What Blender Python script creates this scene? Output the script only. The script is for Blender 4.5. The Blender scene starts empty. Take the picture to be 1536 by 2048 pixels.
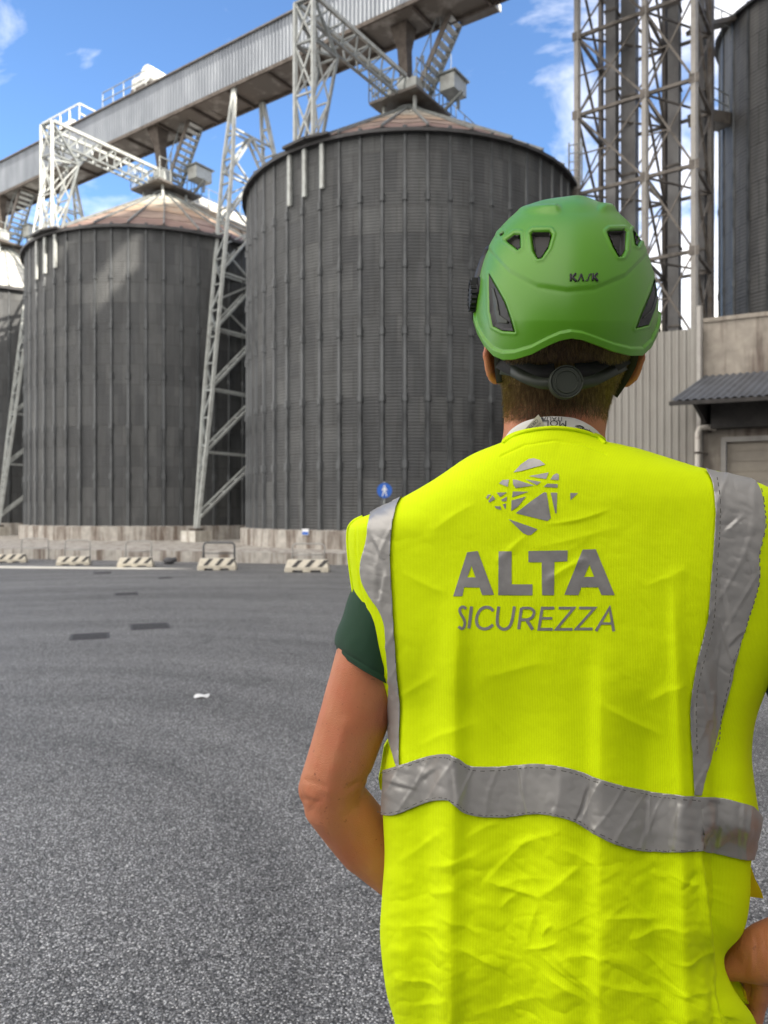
import bpy, bmesh, math, random
import numpy as np
from mathutils import Vector, Matrix
from mathutils.bvhtree import BVHTree
random.seed(7); RNG = np.random.RandomState(11)
C = bpy.context.scene.collection
SC = bpy.context.scene
R = math.radians

# ------------------------------------------------------------------ camera, world, sun
F = 1479.1                       # focal length in photo pixels (1536 x 2048)
CAMZ = 1.5
cam_d = bpy.data.cameras.new('camera'); cam = bpy.data.objects.new('camera', cam_d); C.objects.link(cam)
cam.location = (0, 0, CAMZ); cam.rotation_euler = (R(90), 0, 0)
cam_d.lens = 26; cam_d.sensor_width = 36; cam_d.sensor_fit = 'AUTO'
cam_d.clip_start = 0.05; cam_d.clip_end = 4000
cam_d.dof.use_dof = True; cam_d.dof.focus_distance = 0.84; cam_d.dof.aperture_fstop = 9.0
SC.camera = cam
SUN_AZ = 134.0     # clockwise from +Y
SUN_EL = 38.0
sdir = Vector((math.sin(R(SUN_AZ))*math.cos(R(SUN_EL)), math.cos(R(SUN_AZ))*math.cos(R(SUN_EL)), math.sin(R(SUN_EL))))
w = bpy.data.worlds.new("World"); SC.world = w; w.use_nodes = True
nt = w.node_tree; nt.nodes.clear()
def N(nt, t, **k):
    n = nt.nodes.new(t)
    for a, b in k.items():
        if a.startswith('i_'): n.inputs[a[2:].replace('_', ' ')].default_value = b
        else: setattr(n, a, b)
    return n
sky = N(nt, 'ShaderNodeTexSky', sky_type='NISHITA', sun_disc=False)
sky.sun_elevation = R(SUN_EL); sky.sun_rotation = R(SUN_AZ)
sky.air_density = 1.0; sky.dust_density = 0.6; sky.ozone_density = 2.5; sky.altitude = 0
geo = N(nt, 'ShaderNodeTexCoord')
mp = N(nt, 'ShaderNodeMapping'); mp.inputs['Scale'].default_value = (1.0, 1.0, 2.2); mp.inputs['Rotation'].default_value = (0.2, 0.35, 0.5)
nz = N(nt, 'ShaderNodeTexNoise', noise_dimensions='3D'); nz.inputs['Scale'].default_value = 2.6; nz.inputs['Detail'].default_value = 9; nz.inputs['Roughness'].default_value = .58; nz.inputs['Distortion'].default_value = .9
cr = N(nt, 'ShaderNodeValToRGB'); cr.color_ramp.elements[0].position = .515; cr.color_ramp.elements[1].position = .78
cr.color_ramp.elements[0].color = (0, 0, 0, 1); cr.color_ramp.elements[1].color = (.85, .85, .85, 1)
# more cloud to the right (towards +X) and low down
sepx = N(nt, 'ShaderNodeSeparateXYZ')
mrx = N(nt, 'ShaderNodeMapRange'); mrx.inputs['From Min'].default_value = .05; mrx.inputs['From Max'].default_value = .40
mrx.inputs['To Min'].default_value = -.05; mrx.inputs['To Max'].default_value = .10
mrz = N(nt, 'ShaderNodeMapRange'); mrz.inputs['From Min'].default_value = .05; mrz.inputs['From Max'].default_value = .5
mrz.inputs['To Min'].default_value = .12; mrz.inputs['To Max'].default_value = -.03
mry = N(nt, 'ShaderNodeMapRange'); mry.inputs['From Min'].default_value = -.25; mry.inputs['From Max'].default_value = .35; mry.inputs['To Min'].default_value = 0; mry.inputs['To Max'].default_value = .5
dotn = N(nt, 'ShaderNodeVectorMath', operation='DOT_PRODUCT'); dotn.inputs[1].default_value = (-.62, -.78, 0)  # extra unseen cloud behind the camera, added as neutral fill light
add3 = N(nt, 'ShaderNodeMath', operation='ADD')
add = N(nt, 'ShaderNodeMath', operation='ADD'); add2 = N(nt, 'ShaderNodeMath', operation='ADD')
mix = N(nt, 'ShaderNodeMix', data_type='RGBA'); mix.inputs['B'].default_value = (11.5, 10.8, 9.9, 1)
tint = N(nt, 'ShaderNodeMix', data_type='RGBA', blend_type='MULTIPLY'); tint.inputs['Factor'].default_value = 1; tint.inputs['B'].default_value = (.80, .98, 1.15, 1)
bg = N(nt, 'ShaderNodeBackground'); bg.inputs['Strength'].default_value = .13
wo = N(nt, 'ShaderNodeOutputWorld')
L = nt.links.new
L(geo.outputs['Generated'], mp.inputs[0]); L(mp.outputs[0], nz.inputs['Vector']); L(geo.outputs['Generated'], sepx.inputs[0])
L(sepx.outputs['X'], mrx.inputs['Value']); L(sepx.outputs['Z'], mrz.inputs['Value'])
L(nz.outputs['Fac'], add.inputs[0]); L(mrx.outputs[0], add.inputs[1]); L(add.outputs[0], add2.inputs[0]); L(mrz.outputs[0], add2.inputs[1])
L(geo.outputs['Generated'], dotn.inputs[0]); L(dotn.outputs['Value'], mry.inputs['Value']); L(add2.outputs[0], add3.inputs[0]); L(mry.outputs[0], add3.inputs[1]); L(add3.outputs[0], cr.inputs[0]); L(sky.outputs[0], tint.inputs['A']); L(tint.outputs['Result'], mix.inputs['A']); L(cr.outputs[0], mix.inputs['Factor'])
L(mix.outputs['Result'], bg.inputs['Color']); L(bg.outputs[0], wo.inputs[0])
sl = bpy.data.lights.new('sun', 'SUN'); sl.energy = 5.0; sl.angle = R(.5); sl.color = (1, .93, .82)
so = bpy.data.objects.new('sun', sl); C.objects.link(so); so.rotation_euler = sdir.to_track_quat('Z', 'Y').to_euler(); so.location = (30, -30, 40)
SC.view_settings.view_transform = 'Standard'; SC.view_settings.look = 'None'; SC.view_settings.gamma = 1; SC.view_settings.exposure = 0.95
SC.cycles.max_bounces = 6; SC.cycles.sample_clamp_indirect = 6

# ------------------------------------------------------------------ helpers
def W(px, py, d): return Vector(((px-768)/F*d, d, CAMZ+(1024-py)/F*d))
def tag(o, label=None, cat=None, group=None, kind=None):
    if label: o['label'] = label
    if cat: o['category'] = cat
    if group: o['group'] = group
    if kind: o['kind'] = kind
    return o
def empty(name, loc, rz=0):
    o = bpy.data.objects.new(name, None); C.objects.link(o); o.location = loc; o.rotation_euler = (0, 0, rz); o.empty_display_size = .2
    o['_m'] = 0; del o['_m']
    return o
def mk(name, verts, faces, mat, parent=None, smooth=False, mats=None, fm=None, world=True):
    me = bpy.data.meshes.new(name)
    vs = [tuple(v) for v in verts]
    me.from_pydata(vs, [], [tuple(f) for f in faces]); me.update()
    o = bpy.data.objects.new(name, me); C.objects.link(o)
    for m in ([mat] if mats is None else mats): me.materials.append(m)
    if fm is not None: me.polygons.foreach_set('material_index', fm)
    if smooth: me.polygons.foreach_set('use_smooth', [True]*len(me.polygons))
    if parent is not None:
        o.parent = parent
        if world:
            off = parent.location.copy(); p = parent.parent
            while p is not None: off += p.location; p = p.parent
            o.location = -off
    return o
class MB:
    def __init__(s): s.v = []; s.f = []
    def add(s, vs, fs):
        b = len(s.v); s.v += [tuple(v) for v in vs]; s.f += [tuple(i+b for i in f) for f in fs]
    def box(s, c, d, rz=0, M=None):
        x, y, z = d[0]/2, d[1]/2, d[2]/2
        vs = [Vector((a*x, b*y, e*z)) for e in (-1, 1) for b in (-1, 1) for a in (-1, 1)]
        m = M if M is not None else Matrix.Rotation(rz, 3, 'Z')
        vs = [m @ v + Vector(c) for v in vs]
        s.add(vs, [(0, 2, 3, 1), (4, 5, 7, 6), (0, 1, 5, 4), (2, 6, 7, 3), (0, 4, 6, 2), (1, 3, 7, 5)])
    def frame(s, p, ax, ay, az, lx, ly, lz):   # box from corner p along unit axes
        p = Vector(p); ax = Vector(ax)*lx; ay = Vector(ay)*ly; az = Vector(az)*lz
        vs = [p, p+ax, p+ay, p+ax+ay, p+az, p+ax+az, p+ay+az, p+ax+ay+az]
        s.add(vs, [(0, 2, 3, 1), (4, 5, 7, 6), (0, 1, 5, 4), (2, 6, 7, 3), (0, 4, 6, 2), (1, 3, 7, 5)])
    def bar(s, p, q, w=.08, h=None, up=(0, 0, 1)):
        h = h or w; p = Vector(p); q = Vector(q); d = (q-p)
        if d.length < 1e-6: return
        d.normalize(); u = Vector(up)
        if abs(d.dot(u)) > .97: u = Vector((.8, .6, 0))
        a = d.cross(u).normalized(); b = a.cross(d)
        vs = []
        for e in (p, q):
            for x, y in ((-1, -1), (1, -1), (1, 1), (-1, 1)): vs.append(e + a*(x*w/2) + b*(y*h/2))
        s.add(vs, [(0, 1, 2, 3), (7, 6, 5, 4), (0, 4, 5, 1), (1, 5, 6, 2), (2, 6, 7, 3), (3, 7, 4, 0)])
    def angle(s, p, q, w=.08, t=.012, up=(0, 0, 1)):   # L-section steel member
        p = Vector(p); q = Vector(q); d = (q-p).normalized(); u = Vector(up)
        if abs(d.dot(u)) > .97: u = Vector((.8, .6, 0))
        a = d.cross(u).normalized(); b = a.cross(d)
        s.bar(p + b*(w/2-t/2), q + b*(w/2-t/2), w, t, up); s.bar(p + a*(w/2-t/2), q + a*(w/2-t/2), t, w-2*t, up)
    def tube(s, pts, r, n=10, cap=True, sc=(1, 1)):
        pts = [Vector(p) for p in pts]; m = len(pts)
        rs = r if isinstance(r, (list, tuple)) else [r]*m
        prev = None; b0 = len(s.v)
        for i, p in enumerate(pts):
            d = (pts[min(i+1, m-1)]-pts[max(i-1, 0)]).normalized()
            if prev is None:
                u = Vector((0, 0, 1)) if abs(d.z) < .9 else Vector((1, 0, 0))
                a = d.cross(u).normalized()
            else: a = (prev - d*prev.dot(d)).normalized()
            prev = a; b = d.cross(a)
            for k in range(n):
                t = 2*math.pi*k/n; s.v.append(tuple(p + a*(rs[i]*math.cos(t)*sc[0]) + b*(rs[i]*math.sin(t)*sc[1])))
        for i in range(m-1):
            for k in range(n):
                s.f.append((b0+i*n+k, b0+i*n+(k+1) % n, b0+(i+1)*n+(k+1) % n, b0+(i+1)*n+k))
        if cap:
            s.f.append(tuple(b0+k for k in reversed(range(n)))); s.f.append(tuple(b0+(m-1)*n+k for k in range(n)))
    def blob(s, pts, rs, n=16):         # swept tube with rounded ends
        pts = [Vector(p) for p in pts]
        d0 = (pts[0]-pts[1]).normalized(); d1 = (pts[-1]-pts[-2]).normalized()
        P = []; Q = []
        for a in (80, 55, 30): P.append(pts[0]+d0*rs[0]*math.sin(R(a))); Q.append(rs[0]*math.cos(R(a)))
        for p, r in zip(pts, rs): P.append(p); Q.append(r)
        for a in (30, 55, 80): P.append(pts[-1]+d1*rs[-1]*math.sin(R(a))); Q.append(rs[-1]*math.cos(R(a)))
        s.tube(P, Q, n)
    def sphere(s, c, r, sc=(1, 1, 1), n=20, m=12, M=None):
        b = len(s.v); c = Vector(c); M = M or Matrix.Identity(3)
        for i in range(1, m):
            ph = math.pi*i/m
            for k in range(n):
                t = 2*math.pi*k/n
                s.v.append(tuple(c + M @ Vector((r*sc[0]*math.sin(ph)*math.cos(t), r*sc[1]*math.sin(ph)*math.sin(t), r*sc[2]*math.cos(ph)))))
        top = len(s.v); s.v.append(tuple(c+M @ Vector((0, 0, r*sc[2])))); s.v.append(tuple(c-M @ Vector((0, 0, r*sc[2]))))
        for i in range(m-2):
            for k in range(n): s.f.append((b+i*n+k, b+(i+1)*n+k, b+(i+1)*n+(k+1) % n, b+i*n+(k+1) % n))
        for k in range(n):
            s.f.append((top, b+k, b+(k+1) % n)); s.f.append((top+1, b+(m-2)*n+(k+1) % n, b+(m-2)*n+k))
    def build(s, name, mat, parent=None, smooth=False, world=True):
        return mk(name, s.v, s.f, mat, parent, smooth, world=world)
def kids(o): return [c for c in bpy.data.objects if c.parent == o]
def copy_tree(o, parent=None, cache=None):
    c = o.copy(); C.objects.link(c)
    if parent is not None: c.parent = parent
    for ch in kids(o): copy_tree(ch, c)
    return c
def shift(o, d, label=None):
    c = copy_tree(o); c.location = o.location + Vector(d)
    if label: c['label'] = label
    return c

# ------------------------------------------------------------------ materials
def mat(name, col, rough=.6, metal=0., bump=None, var=None, spec=None):
    m = bpy.data.materials.new(name); m.use_nodes = True; t = m.node_tree; b = t.nodes['Principled BSDF']
    b.inputs['Base Color'].default_value = (*col, 1); b.inputs['Roughness'].default_value = rough; b.inputs['Metallic'].default_value = metal
    if spec is not None: b.inputs['Specular IOR Level'].default_value = spec
    tc = N(t, 'ShaderNodeTexCoord')
    if var:   # (scale, other colour, low, high, detail [, stretch])
        n = N(t, 'ShaderNodeTexNoise'); n.inputs['Scale'].default_value = var[0]; n.inputs['Detail'].default_value = var[4] if len(var) > 4 else 6
        n.inputs['Roughness'].default_value = .65
        mpp = N(t, 'ShaderNodeMapping'); 
        if len(var) > 5: mpp.inputs['Scale'].default_value = var[5]
        c = N(t, 'ShaderNodeMapRange'); c.inputs['From Min'].default_value = var[2]; c.inputs['From Max'].default_value = var[3]
        x = N(t, 'ShaderNodeMix', data_type='RGBA'); x.inputs['A'].default_value = (*col, 1); x.inputs['B'].default_value = (*var[1], 1)
        t.links.new(tc.outputs['Object'], mpp.inputs[0]); t.links.new(mpp.outputs[0], n.inputs['Vector'])
        t.links.new(n.outputs['Fac'], c.inputs['Value']); t.links.new(c.outputs[0], x.inputs['Factor']); t.links.new(x.outputs['Result'], b.inputs['Base Color'])
        m['x'] = x.name
    if bump:  # (scale, strength, distance)
        n = N(t, 'ShaderNodeTexNoise'); n.inputs['Scale'].default_value = bump[0]; n.inputs['Detail'].default_value = 4
        bp = N(t, 'ShaderNodeBump'); bp.inputs['Strength'].default_value = bump[1]; bp.inputs['Distance'].default_value = bump[2]
        t.links.new(tc.outputs['Object'], n.inputs['Vector']); t.links.new(n.outputs['Fac'], bp.inputs['Height']); t.links.new(bp.outputs[0], b.inputs['Normal'])
    return m
def mathn(t, op, a, b=None, clamp=False):
    n = N(t, 'ShaderNodeMath', operation=op); n.use_clamp = clamp
    for i, v in enumerate((a, b)):
        if v is None: continue
        if isinstance(v, (int, float)): n.inputs[i].default_value = v
        else: t.links.new(v, n.inputs[i])
    return n.outputs[0]
M = {}
M['galv'] = mat('galvanised_steel', (.28, .30, .295), .5, .25, var=(3, (.17, .18, .175), .4, .7))
M['paint'] = mat('weathered_pale_paint', (.46, .48, .46), .55, .1, var=(3, (.27, .27, .25), .45, .75))
M['galvdark'] = mat('dark_weathered_steel', (.16, .15, .14), .6, .3, var=(2, (.10, .075, .055), .4, .7))
M['white'] = mat('white_painted_steel', (.72, .73, .70), .5, .05, var=(2.5, (.45, .42, .36), .55, .8))
M['deck'] = mat('pale_deck_cladding', (.62, .60, .54), .6, .1, var=(3, (.35, .27, .2), .5, .75))
M['rustdark'] = mat('rust_brown_steel', (.12, .10, .085), .8, .0, var=(3, (.05, .038, .03), .4, .7))
M['rimdark'] = mat('dark_eave_steel', (.06, .058, .06), .6, .2, var=(4, (.03, .03, .03), .4, .7))
M['black'] = mat('black_plastic', (.008, .008, .009), .5, 0, bump=(400, .1, .0005))
M['blackcloth'] = mat('black_webbing', (.018, .017, .016), .8, 0, bump=(900, .4, .0006))
M['greystrap'] = mat('dark_grey_green_plastic', (.030, .036, .024), .5, 0)
M['meshblack'] = mat('black_wire_mesh', (.03, .024, .02), .6, 0)
M['blue'] = mat('blue_enamel_sign', (.02, .13, .55), .4, 0)
M['signwhite'] = mat('white_sign_face', (.8, .82, .85), .5, 0)
M['paper'] = mat('white_paper', (.8, .8, .78), .7, 0)
M['iron'] = mat('cast_iron', (.10, .10, .105), .7, .1, var=(30, (.06, .06, .065), .4, .6), bump=(60, .5, .01))
M['print'] = mat('black_print', (.01, .01, .01), .5, 0)
M['eyew'] = mat('eye_white', (.75, .72, .68), .2, 0); M['iris'] = mat('brown_iris', (.05, .03, .02), .2, 0)

def cyl_coord(t, radius):
    tc = N(t, 'ShaderNodeTexCoord'); s = N(t, 'ShaderNodeSeparateXYZ'); t.links.new(tc.outputs['Object'], s.inputs[0])
    at = mathn(t, 'ARCTAN2', s.outputs['Y'], s.outputs['X']); a = mathn(t, 'MULTIPLY', at, radius)
    c = N(t, 'ShaderNodeCombineXYZ'); t.links.new(a, c.inputs[0]); t.links.new(s.outputs['Z'], c.inputs[1])
    return c.outputs[0], s.outputs['Z'], tc.outputs['Object']
def silo_wall_mat(name, radius, base=(.088, .090, .090), base2=(.060, .062, .064), pitch=.1, bw=.7, bh=.85):
    m = mat(name, base, .65, .12); t = m.node_tree; b = t.nodes['Principled BSDF']
    cc, z, oc = cyl_coord(t, radius)
    br = N(t, 'ShaderNodeTexBrick'); br.inputs['Scale'].default_value = 1; br.inputs['Brick Width'].default_value = bw*2; br.inputs['Row Height'].default_value = bh
    br.inputs['Mortar Size'].default_value = .012; br.inputs['Color1'].default_value = (*base, 1); br.inputs['Color2'].default_value = (*base2, 1); br.inputs['Mortar'].default_value = (.045, .044, .043, 1)
    br.offset = .5; br.inputs['Bias'].default_value = -.1
    t.links.new(cc, br.inputs['Vector'])
    # second broken course pattern
    br2 = N(t, 'ShaderNodeTexBrick'); br2.inputs['Scale'].default_value = 1; br2.inputs['Brick Width'].default_value = bw/2; br2.inputs['Row Height'].default_value = bh*1.5
    br2.inputs['Mortar Size'].default_value = .0; br2.inputs['Color1'].default_value = (1.12, 1.12, 1.11, 1); br2.inputs['Color2'].default_value = (.84, .85, .87, 1); t.links.new(cc, br2.inputs['Vector'])
    mu = N(t, 'ShaderNodeMix', data_type='RGBA', blend_type='MULTIPLY'); mu.inputs['Factor'].default_value = 1
    t.links.new(br.outputs['Color'], mu.inputs['A']); t.links.new(br2.outputs['Color'], mu.inputs['B'])
    n = N(t, 'ShaderNodeTexNoise'); n.inputs['Scale'].default_value = .9; n.inputs['Detail'].default_value = 8; n.inputs['Roughness'].default_value = .7
    mpz = N(t, 'ShaderNodeMapping'); mpz.inputs['Scale'].default_value = (1.6, .35, 1); t.links.new(cc, mpz.inputs[0]); t.links.new(mpz.outputs[0], n.inputs['Vector'])
    mr = N(t, 'ShaderNodeMapRange'); mr.inputs['From Min'].default_value = .35; mr.inputs['From Max'].default_value = .7; mr.inputs['To Min'].default_value = .72; mr.inputs['To Max'].default_value = 1.25
    t.links.new(n.outputs['Fac'], mr.inputs['Value'])
    mu2 = N(t, 'ShaderNodeMix', data_type='RGBA', blend_type='MULTIPLY'); mu2.inputs['Factor'].default_value = 1
    t.links.new(mu.outputs['Result'], mu2.inputs['A']); cmb = N(t, 'ShaderNodeCombineColor')
    for i in range(3): t.links.new(mr.outputs[0], cmb.inputs[i])
    t.links.new(cmb.outputs[0], mu2.inputs['B']); t.links.new(mu2.outputs['Result'], b.inputs['Base Color'])
    wv = mathn(t, 'SINE', mathn(t, 'MULTIPLY', z, 2*math.pi/pitch))
    bp = N(t, 'ShaderNodeBump'); bp.inputs['Strength'].default_value = .55; bp.inputs['Distance'].default_value = .012
    t.links.new(wv, bp.inputs['Height']); t.links.new(bp.outputs[0], b.inputs['Normal'])
    return m
M['silo'] = silo_wall_mat('corrugated_silo_wall', 6.3)
M['silotall'] = silo_wall_mat('corrugated_tall_silo_wall', 3.4, (.15, .148, .143), (.125, .123, .12), .14, .9, 1.4)

def roof_mat():
    m = mat('rust_streaked_roof_sheet', (.36, .27, .21), .6, .15); t = m.node_tree; b = t.nodes['Principled BSDF']
    tc = N(t, 'ShaderNodeTexCoord'); s = N(t, 'ShaderNodeSeparateXYZ'); t.links.new(tc.outputs['Object'], s.inputs[0])
    n = N(t, 'ShaderNodeTexNoise'); n.inputs['Scale'].default_value = 1.1; n.inputs['Detail'].default_value = 9; t.links.new(tc.outputs['Object'], n.inputs['Vector'])
    h = mathn(t, 'ADD', mathn(t, 'MULTIPLY', mathn(t, 'SUBTRACT', s.outputs['Z'], 13.4), .22), mathn(t, 'MULTIPLY', n.outputs['Fac'], .45))
    c = N(t, 'ShaderNodeValToRGB'); e = c.color_ramp.elements
    e[0].position = .16; e[0].color = (.15, .095, .075, 1); e[1].position = .95; e[1].color = (.50, .48, .43, 1)
    for p, q in ((.34, (.24, .155, .125)), (.44, (.33, .24, .19)), (.52, (.22, .16, .13)), (.66, (.42, .29, .20)), (.82, (.38, .34, .28))):
        k = e.new(p); k.color = (*q, 1)
    t.links.new(h, c.inputs[0]); t.links.new(c.outputs[0], b.inputs['Base Color'])
    return m
M['roof'] = roof_mat()
M['roofpale'] = mat('pale_zinc_roof_sheet', (.58, .58, .54), .5, .2, var=(1.5, (.42, .40, .36), .45, .7))

def concrete_mat(name, base, dark, z_streak=True, sc=1.0):
    m = mat(name, base, .85, 0); t = m.node_tree; b = t.nodes['Principled BSDF']; tc = N(t, 'ShaderNodeTexCoord')
    mpv = N(t, 'ShaderNodeMapping'); mpv.inputs['Scale'].default_value = (1.8*sc, 1.8*sc, .16*sc) ; t.links.new(tc.outputs['Object'], mpv.inputs[0])
    n = N(t, 'ShaderNodeTexNoise'); n.inputs['Scale'].default_value = 1.6; n.inputs['Detail'].default_value = 8; n.inputs['Roughness'].default_value = .65; t.links.new(mpv.outputs[0], n.inputs['Vector'])
    n2 = N(t, 'ShaderNodeTexNoise'); n2.inputs['Scale'].default_value = 5*sc; n2.inputs['Detail'].default_value = 8; t.links.new(tc.outputs['Object'], n2.inputs['Vector'])
    mr = N(t, 'ShaderNodeMapRange'); mr.inputs['From Min'].default_value = .46; mr.inputs['From Max'].default_value = .62; t.links.new(n.outputs['Fac'], mr.inputs['Value'])
    x = N(t, 'ShaderNodeMix', data_type='RGBA'); x.inputs['A'].default_value = (*base, 1); x.inputs['B'].default_value = (*dark, 1); t.links.new(mr.outputs[0], x.inputs['Factor'])
    y = N(t, 'ShaderNodeMix', data_type='RGBA', blend_type='OVERLAY'); y.inputs['Factor'].default_value = .45; t.links.new(x.outputs['Result'], y.inputs['A'])
    t.links.new(n2.outputs['Fac'], y.inputs['B']); t.links.new(y.outputs['Result'], b.inputs['Base Color'])
    bp = N(t, 'ShaderNodeBump'); bp.inputs['Strength'].default_value = .4; bp.inputs['Distance'].default_value = .02; t.links.new(n2.outputs['Fac'], bp.inputs['Height']); t.links.new(bp.outputs[0], b.inputs['Normal'])
    return m
M['conc'] = concrete_mat('stained_concrete', (.45, .425, .385), (.17, .135, .11))
M['concwall'] = concrete_mat('weathered_concrete_wall', (.36, .32, .27), (.14, .11, .09), sc=.8)
M['concpale'] = concrete_mat('pale_concrete', (.62, .60, .54), (.33, .29, .24))
M['barrier'] = mat('cream_concrete_barrier', (.66, .61, .50), .85, 0, var=(6, (.42, .38, .31), .5, .8), bump=(40, .4, .01))
M['stripe'] = mat('dark_stripe_paint', (.04, .038, .036), .7, 0, var=(20, (.12, .11, .10), .5, .7))
M['clad'] = mat('beige_corrugated_cladding', (.32, .305, .275), .55, .1, var=(.9, (.24, .22, .195), .42, .72, 8, (1, 1, .4)))
M['canopy'] = mat('blue_grey_canopy_sheet', (.13, .14, .16), .5, .3, var=(2, (.09, .095, .105), .4, .7))
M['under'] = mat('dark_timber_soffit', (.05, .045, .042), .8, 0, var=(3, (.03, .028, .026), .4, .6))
M['door'] = mat('beige_roller_door', (.36, .32, .26), .6, .1, var=(2, (.28, .25, .21), .4, .7))
M['pipe'] = mat('white_downpipe', (.62, .58, .52), .5, 0, var=(5, (.35, .28, .22), .55, .75))
M['blocker'] = mat('grey_blocker_sheet', (.3, .3, .3), .6, .2, var=(1, (.22, .22, .22), .4, .7))  # sheet colour of the unseen light-blocking masses

def gallery_mat():
    m = mat('gallery_sheet', (.40, .43, .46), .5, .2); t = m.node_tree; b = t.nodes['Principled BSDF']; tc = N(t, 'ShaderNodeTexCoord')
    n = N(t, 'ShaderNodeTexNoise'); n.inputs['Scale'].default_value = .8; n.inputs['Detail'].default_value = 8
    mpp = N(t, 'ShaderNodeMapping'); mpp.inputs['Scale'].default_value = (1.5, 1.5, .4); t.links.new(tc.outputs['Object'], mpp.inputs[0]); t.links.new(mpp.outputs[0], n.inputs['Vector'])
    c = N(t, 'ShaderNodeValToRGB'); e = c.color_ramp.elements; e[0].position = .35; e[0].color = (.16, .18, .21, 1); e[1].position = .7; e[1].color = (.26, .285, .32, 1)
    t.links.new(n.outputs['Fac'], c.inputs[0]); t.links.new(c.outputs[0], b.inputs['Base Color'])
    return m
M['gal'] = gallery_mat()
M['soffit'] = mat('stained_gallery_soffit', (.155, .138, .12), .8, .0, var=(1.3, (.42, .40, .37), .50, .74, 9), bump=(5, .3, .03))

def asphalt_mat():
    m = mat('worn_asphalt', (.1, .1, .1), .62, 0); t = m.node_tree; b = t.nodes['Principled BSDF']; tc = N(t, 'ShaderNodeTexCoord'); oc = tc.outputs['Object']
    # stone grains
    vo = N(t, 'ShaderNodeTexVoronoi', feature='F1'); vo.inputs['Scale'].default_value = 150; t.links.new(oc, vo.inputs['Vector'])
    sep = N(t, 'ShaderNodeSeparateColor'); t.links.new(vo.outputs['Color'], sep.inputs[0])
    gr = N(t, 'ShaderNodeValToRGB'); e = gr.color_ramp.elements; e[0].position = .0; e[0].color = (.07, .07, .07, 1); e[1].position = 1; e[1].color = (.60, .59, .57, 1)
    for p, q in ((.45, .135), (.75, .235), (.92, .46)):
        k = e.new(p); k.color = (q, q, q*.99, 1)
    t.links.new(sep.outputs[0], gr.inputs[0])
    # binder between the stones
    mr = N(t, 'ShaderNodeMapRange'); mr.inputs['From Min'].default_value = .35; mr.inputs['From Max'].default_value = .75; t.links.new(vo.outputs['Distance'], mr.inputs['Value'])
    x = N(t, 'ShaderNodeMix', data_type='RGBA'); x.inputs['B'].default_value = (.028, .028, .028, 1); t.links.new(gr.outputs[0], x.inputs['A']); t.links.new(mr.outputs[0], x.inputs['Factor'])
    # broad patches + tyre tracks
    n = N(t, 'ShaderNodeTexNoise'); n.inputs['Scale'].default_value = .35; n.inputs['Detail'].default_value = 7; n.inputs['Roughness'].default_value = .6; t.links.new(oc, n.inputs['Vector'])
    sp = N(t, 'ShaderNodeSeparateXYZ'); t.links.new(oc, sp.inputs[0])
    # arcs around a far centre
    dx = mathn(t, 'SUBTRACT', sp.outputs['X'], -3.0); dy = mathn(t, 'SUBTRACT', sp.outputs['Y'], 2.0)
    rr = mathn(t, 'SQRT', mathn(t, 'ADD', mathn(t, 'MULTIPLY', dx, dx), mathn(t, 'MULTIPLY', mathn(t, 'MULTIPLY', dy, dy), .8)))
    cb = N(t, 'ShaderNodeCombineXYZ'); t.links.new(mathn(t, 'MULTIPLY', rr, 1.7), cb.inputs[0]); t.links.new(mathn(t, 'MULTIPLY', sp.outputs['X'], .10), cb.inputs[1])
    n3 = N(t, 'ShaderNodeTexNoise'); n3.inputs['Scale'].default_value = 1; n3.inputs['Detail'].default_value = 5; n3.inputs['Distortion'].default_value = .4; t.links.new(cb.outputs[0], n3.inputs['Vector'])
    f = mathn(t, 'ADD', mathn(t, 'MULTIPLY', n.outputs['Fac'], .9), mathn(t, 'MULTIPLY', n3.outputs['Fac'], 1.9))
    mr2 = N(t, 'ShaderNodeMapRange'); mr2.inputs['From Min'].default_value = 1.0; mr2.inputs['From Max'].default_value = 1.75; mr2.inputs['To Min'].default_value = 1.12; mr2.inputs['To Max'].default_value = 1.85; t.links.new(f, mr2.inputs['Value'])
    mu = N(t, 'ShaderNodeMix', data_type='RGBA', blend_type='MULTIPLY'); mu.inputs['Factor'].default_value = 1; cc = N(t, 'ShaderNodeCombineColor')
    for i in range(3): t.links.new(mr2.outputs[0], cc.inputs[i])
    t.links.new(x.outputs['Result'], mu.inputs['A']); t.links.new(cc.outputs[0], mu.inputs['B']); t.links.new(mu.outputs['Result'], b.inputs['Base Color'])
    # fine meandering cracks
    wn = N(t, 'ShaderNodeTexNoise'); wn.inputs['Scale'].default_value = 1.4; wn.inputs['Detail'].default_value = 8; t.links.new(oc, wn.inputs['Vector'])
    wm = N(t, 'ShaderNodeVectorMath', operation='SCALE'); wm.inputs['Scale'].default_value = 1.3; t.links.new(wn.outputs['Color'], wm.inputs[0])
    wa = N(t, 'ShaderNodeVectorMath', operation='ADD'); t.links.new(wm.outputs[0], wa.inputs[0]); t.links.new(oc, wa.inputs[1])
    vc = N(t, 'ShaderNodeTexVoronoi', feature='DISTANCE_TO_EDGE'); vc.inputs['Scale'].default_value = .55; t.links.new(wa.outputs[0], vc.inputs['Vector'])
    cm_ = N(t, 'ShaderNodeMapRange'); cm_.inputs['From Min'].default_value = .0; cm_.inputs['From Max'].default_value = .010; cm_.inputs['To Min'].default_value = .62; t.links.new(vc.outputs['Distance'], cm_.inputs['Value'])
    cq = N(t, 'ShaderNodeMix', data_type='RGBA', blend_type='MULTIPLY'); cq.inputs['Factor'].default_value = 1; cx_ = N(t, 'ShaderNodeCombineColor')
    for i in range(3): t.links.new(cm_.outputs[0], cx_.inputs[i])
    t.links.new(mu.outputs['Result'], cq.inputs['A']); t.links.new(cx_.outputs[0], cq.inputs['B']); t.links.new(cq.outputs['Result'], b.inputs['Base Color'])
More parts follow.
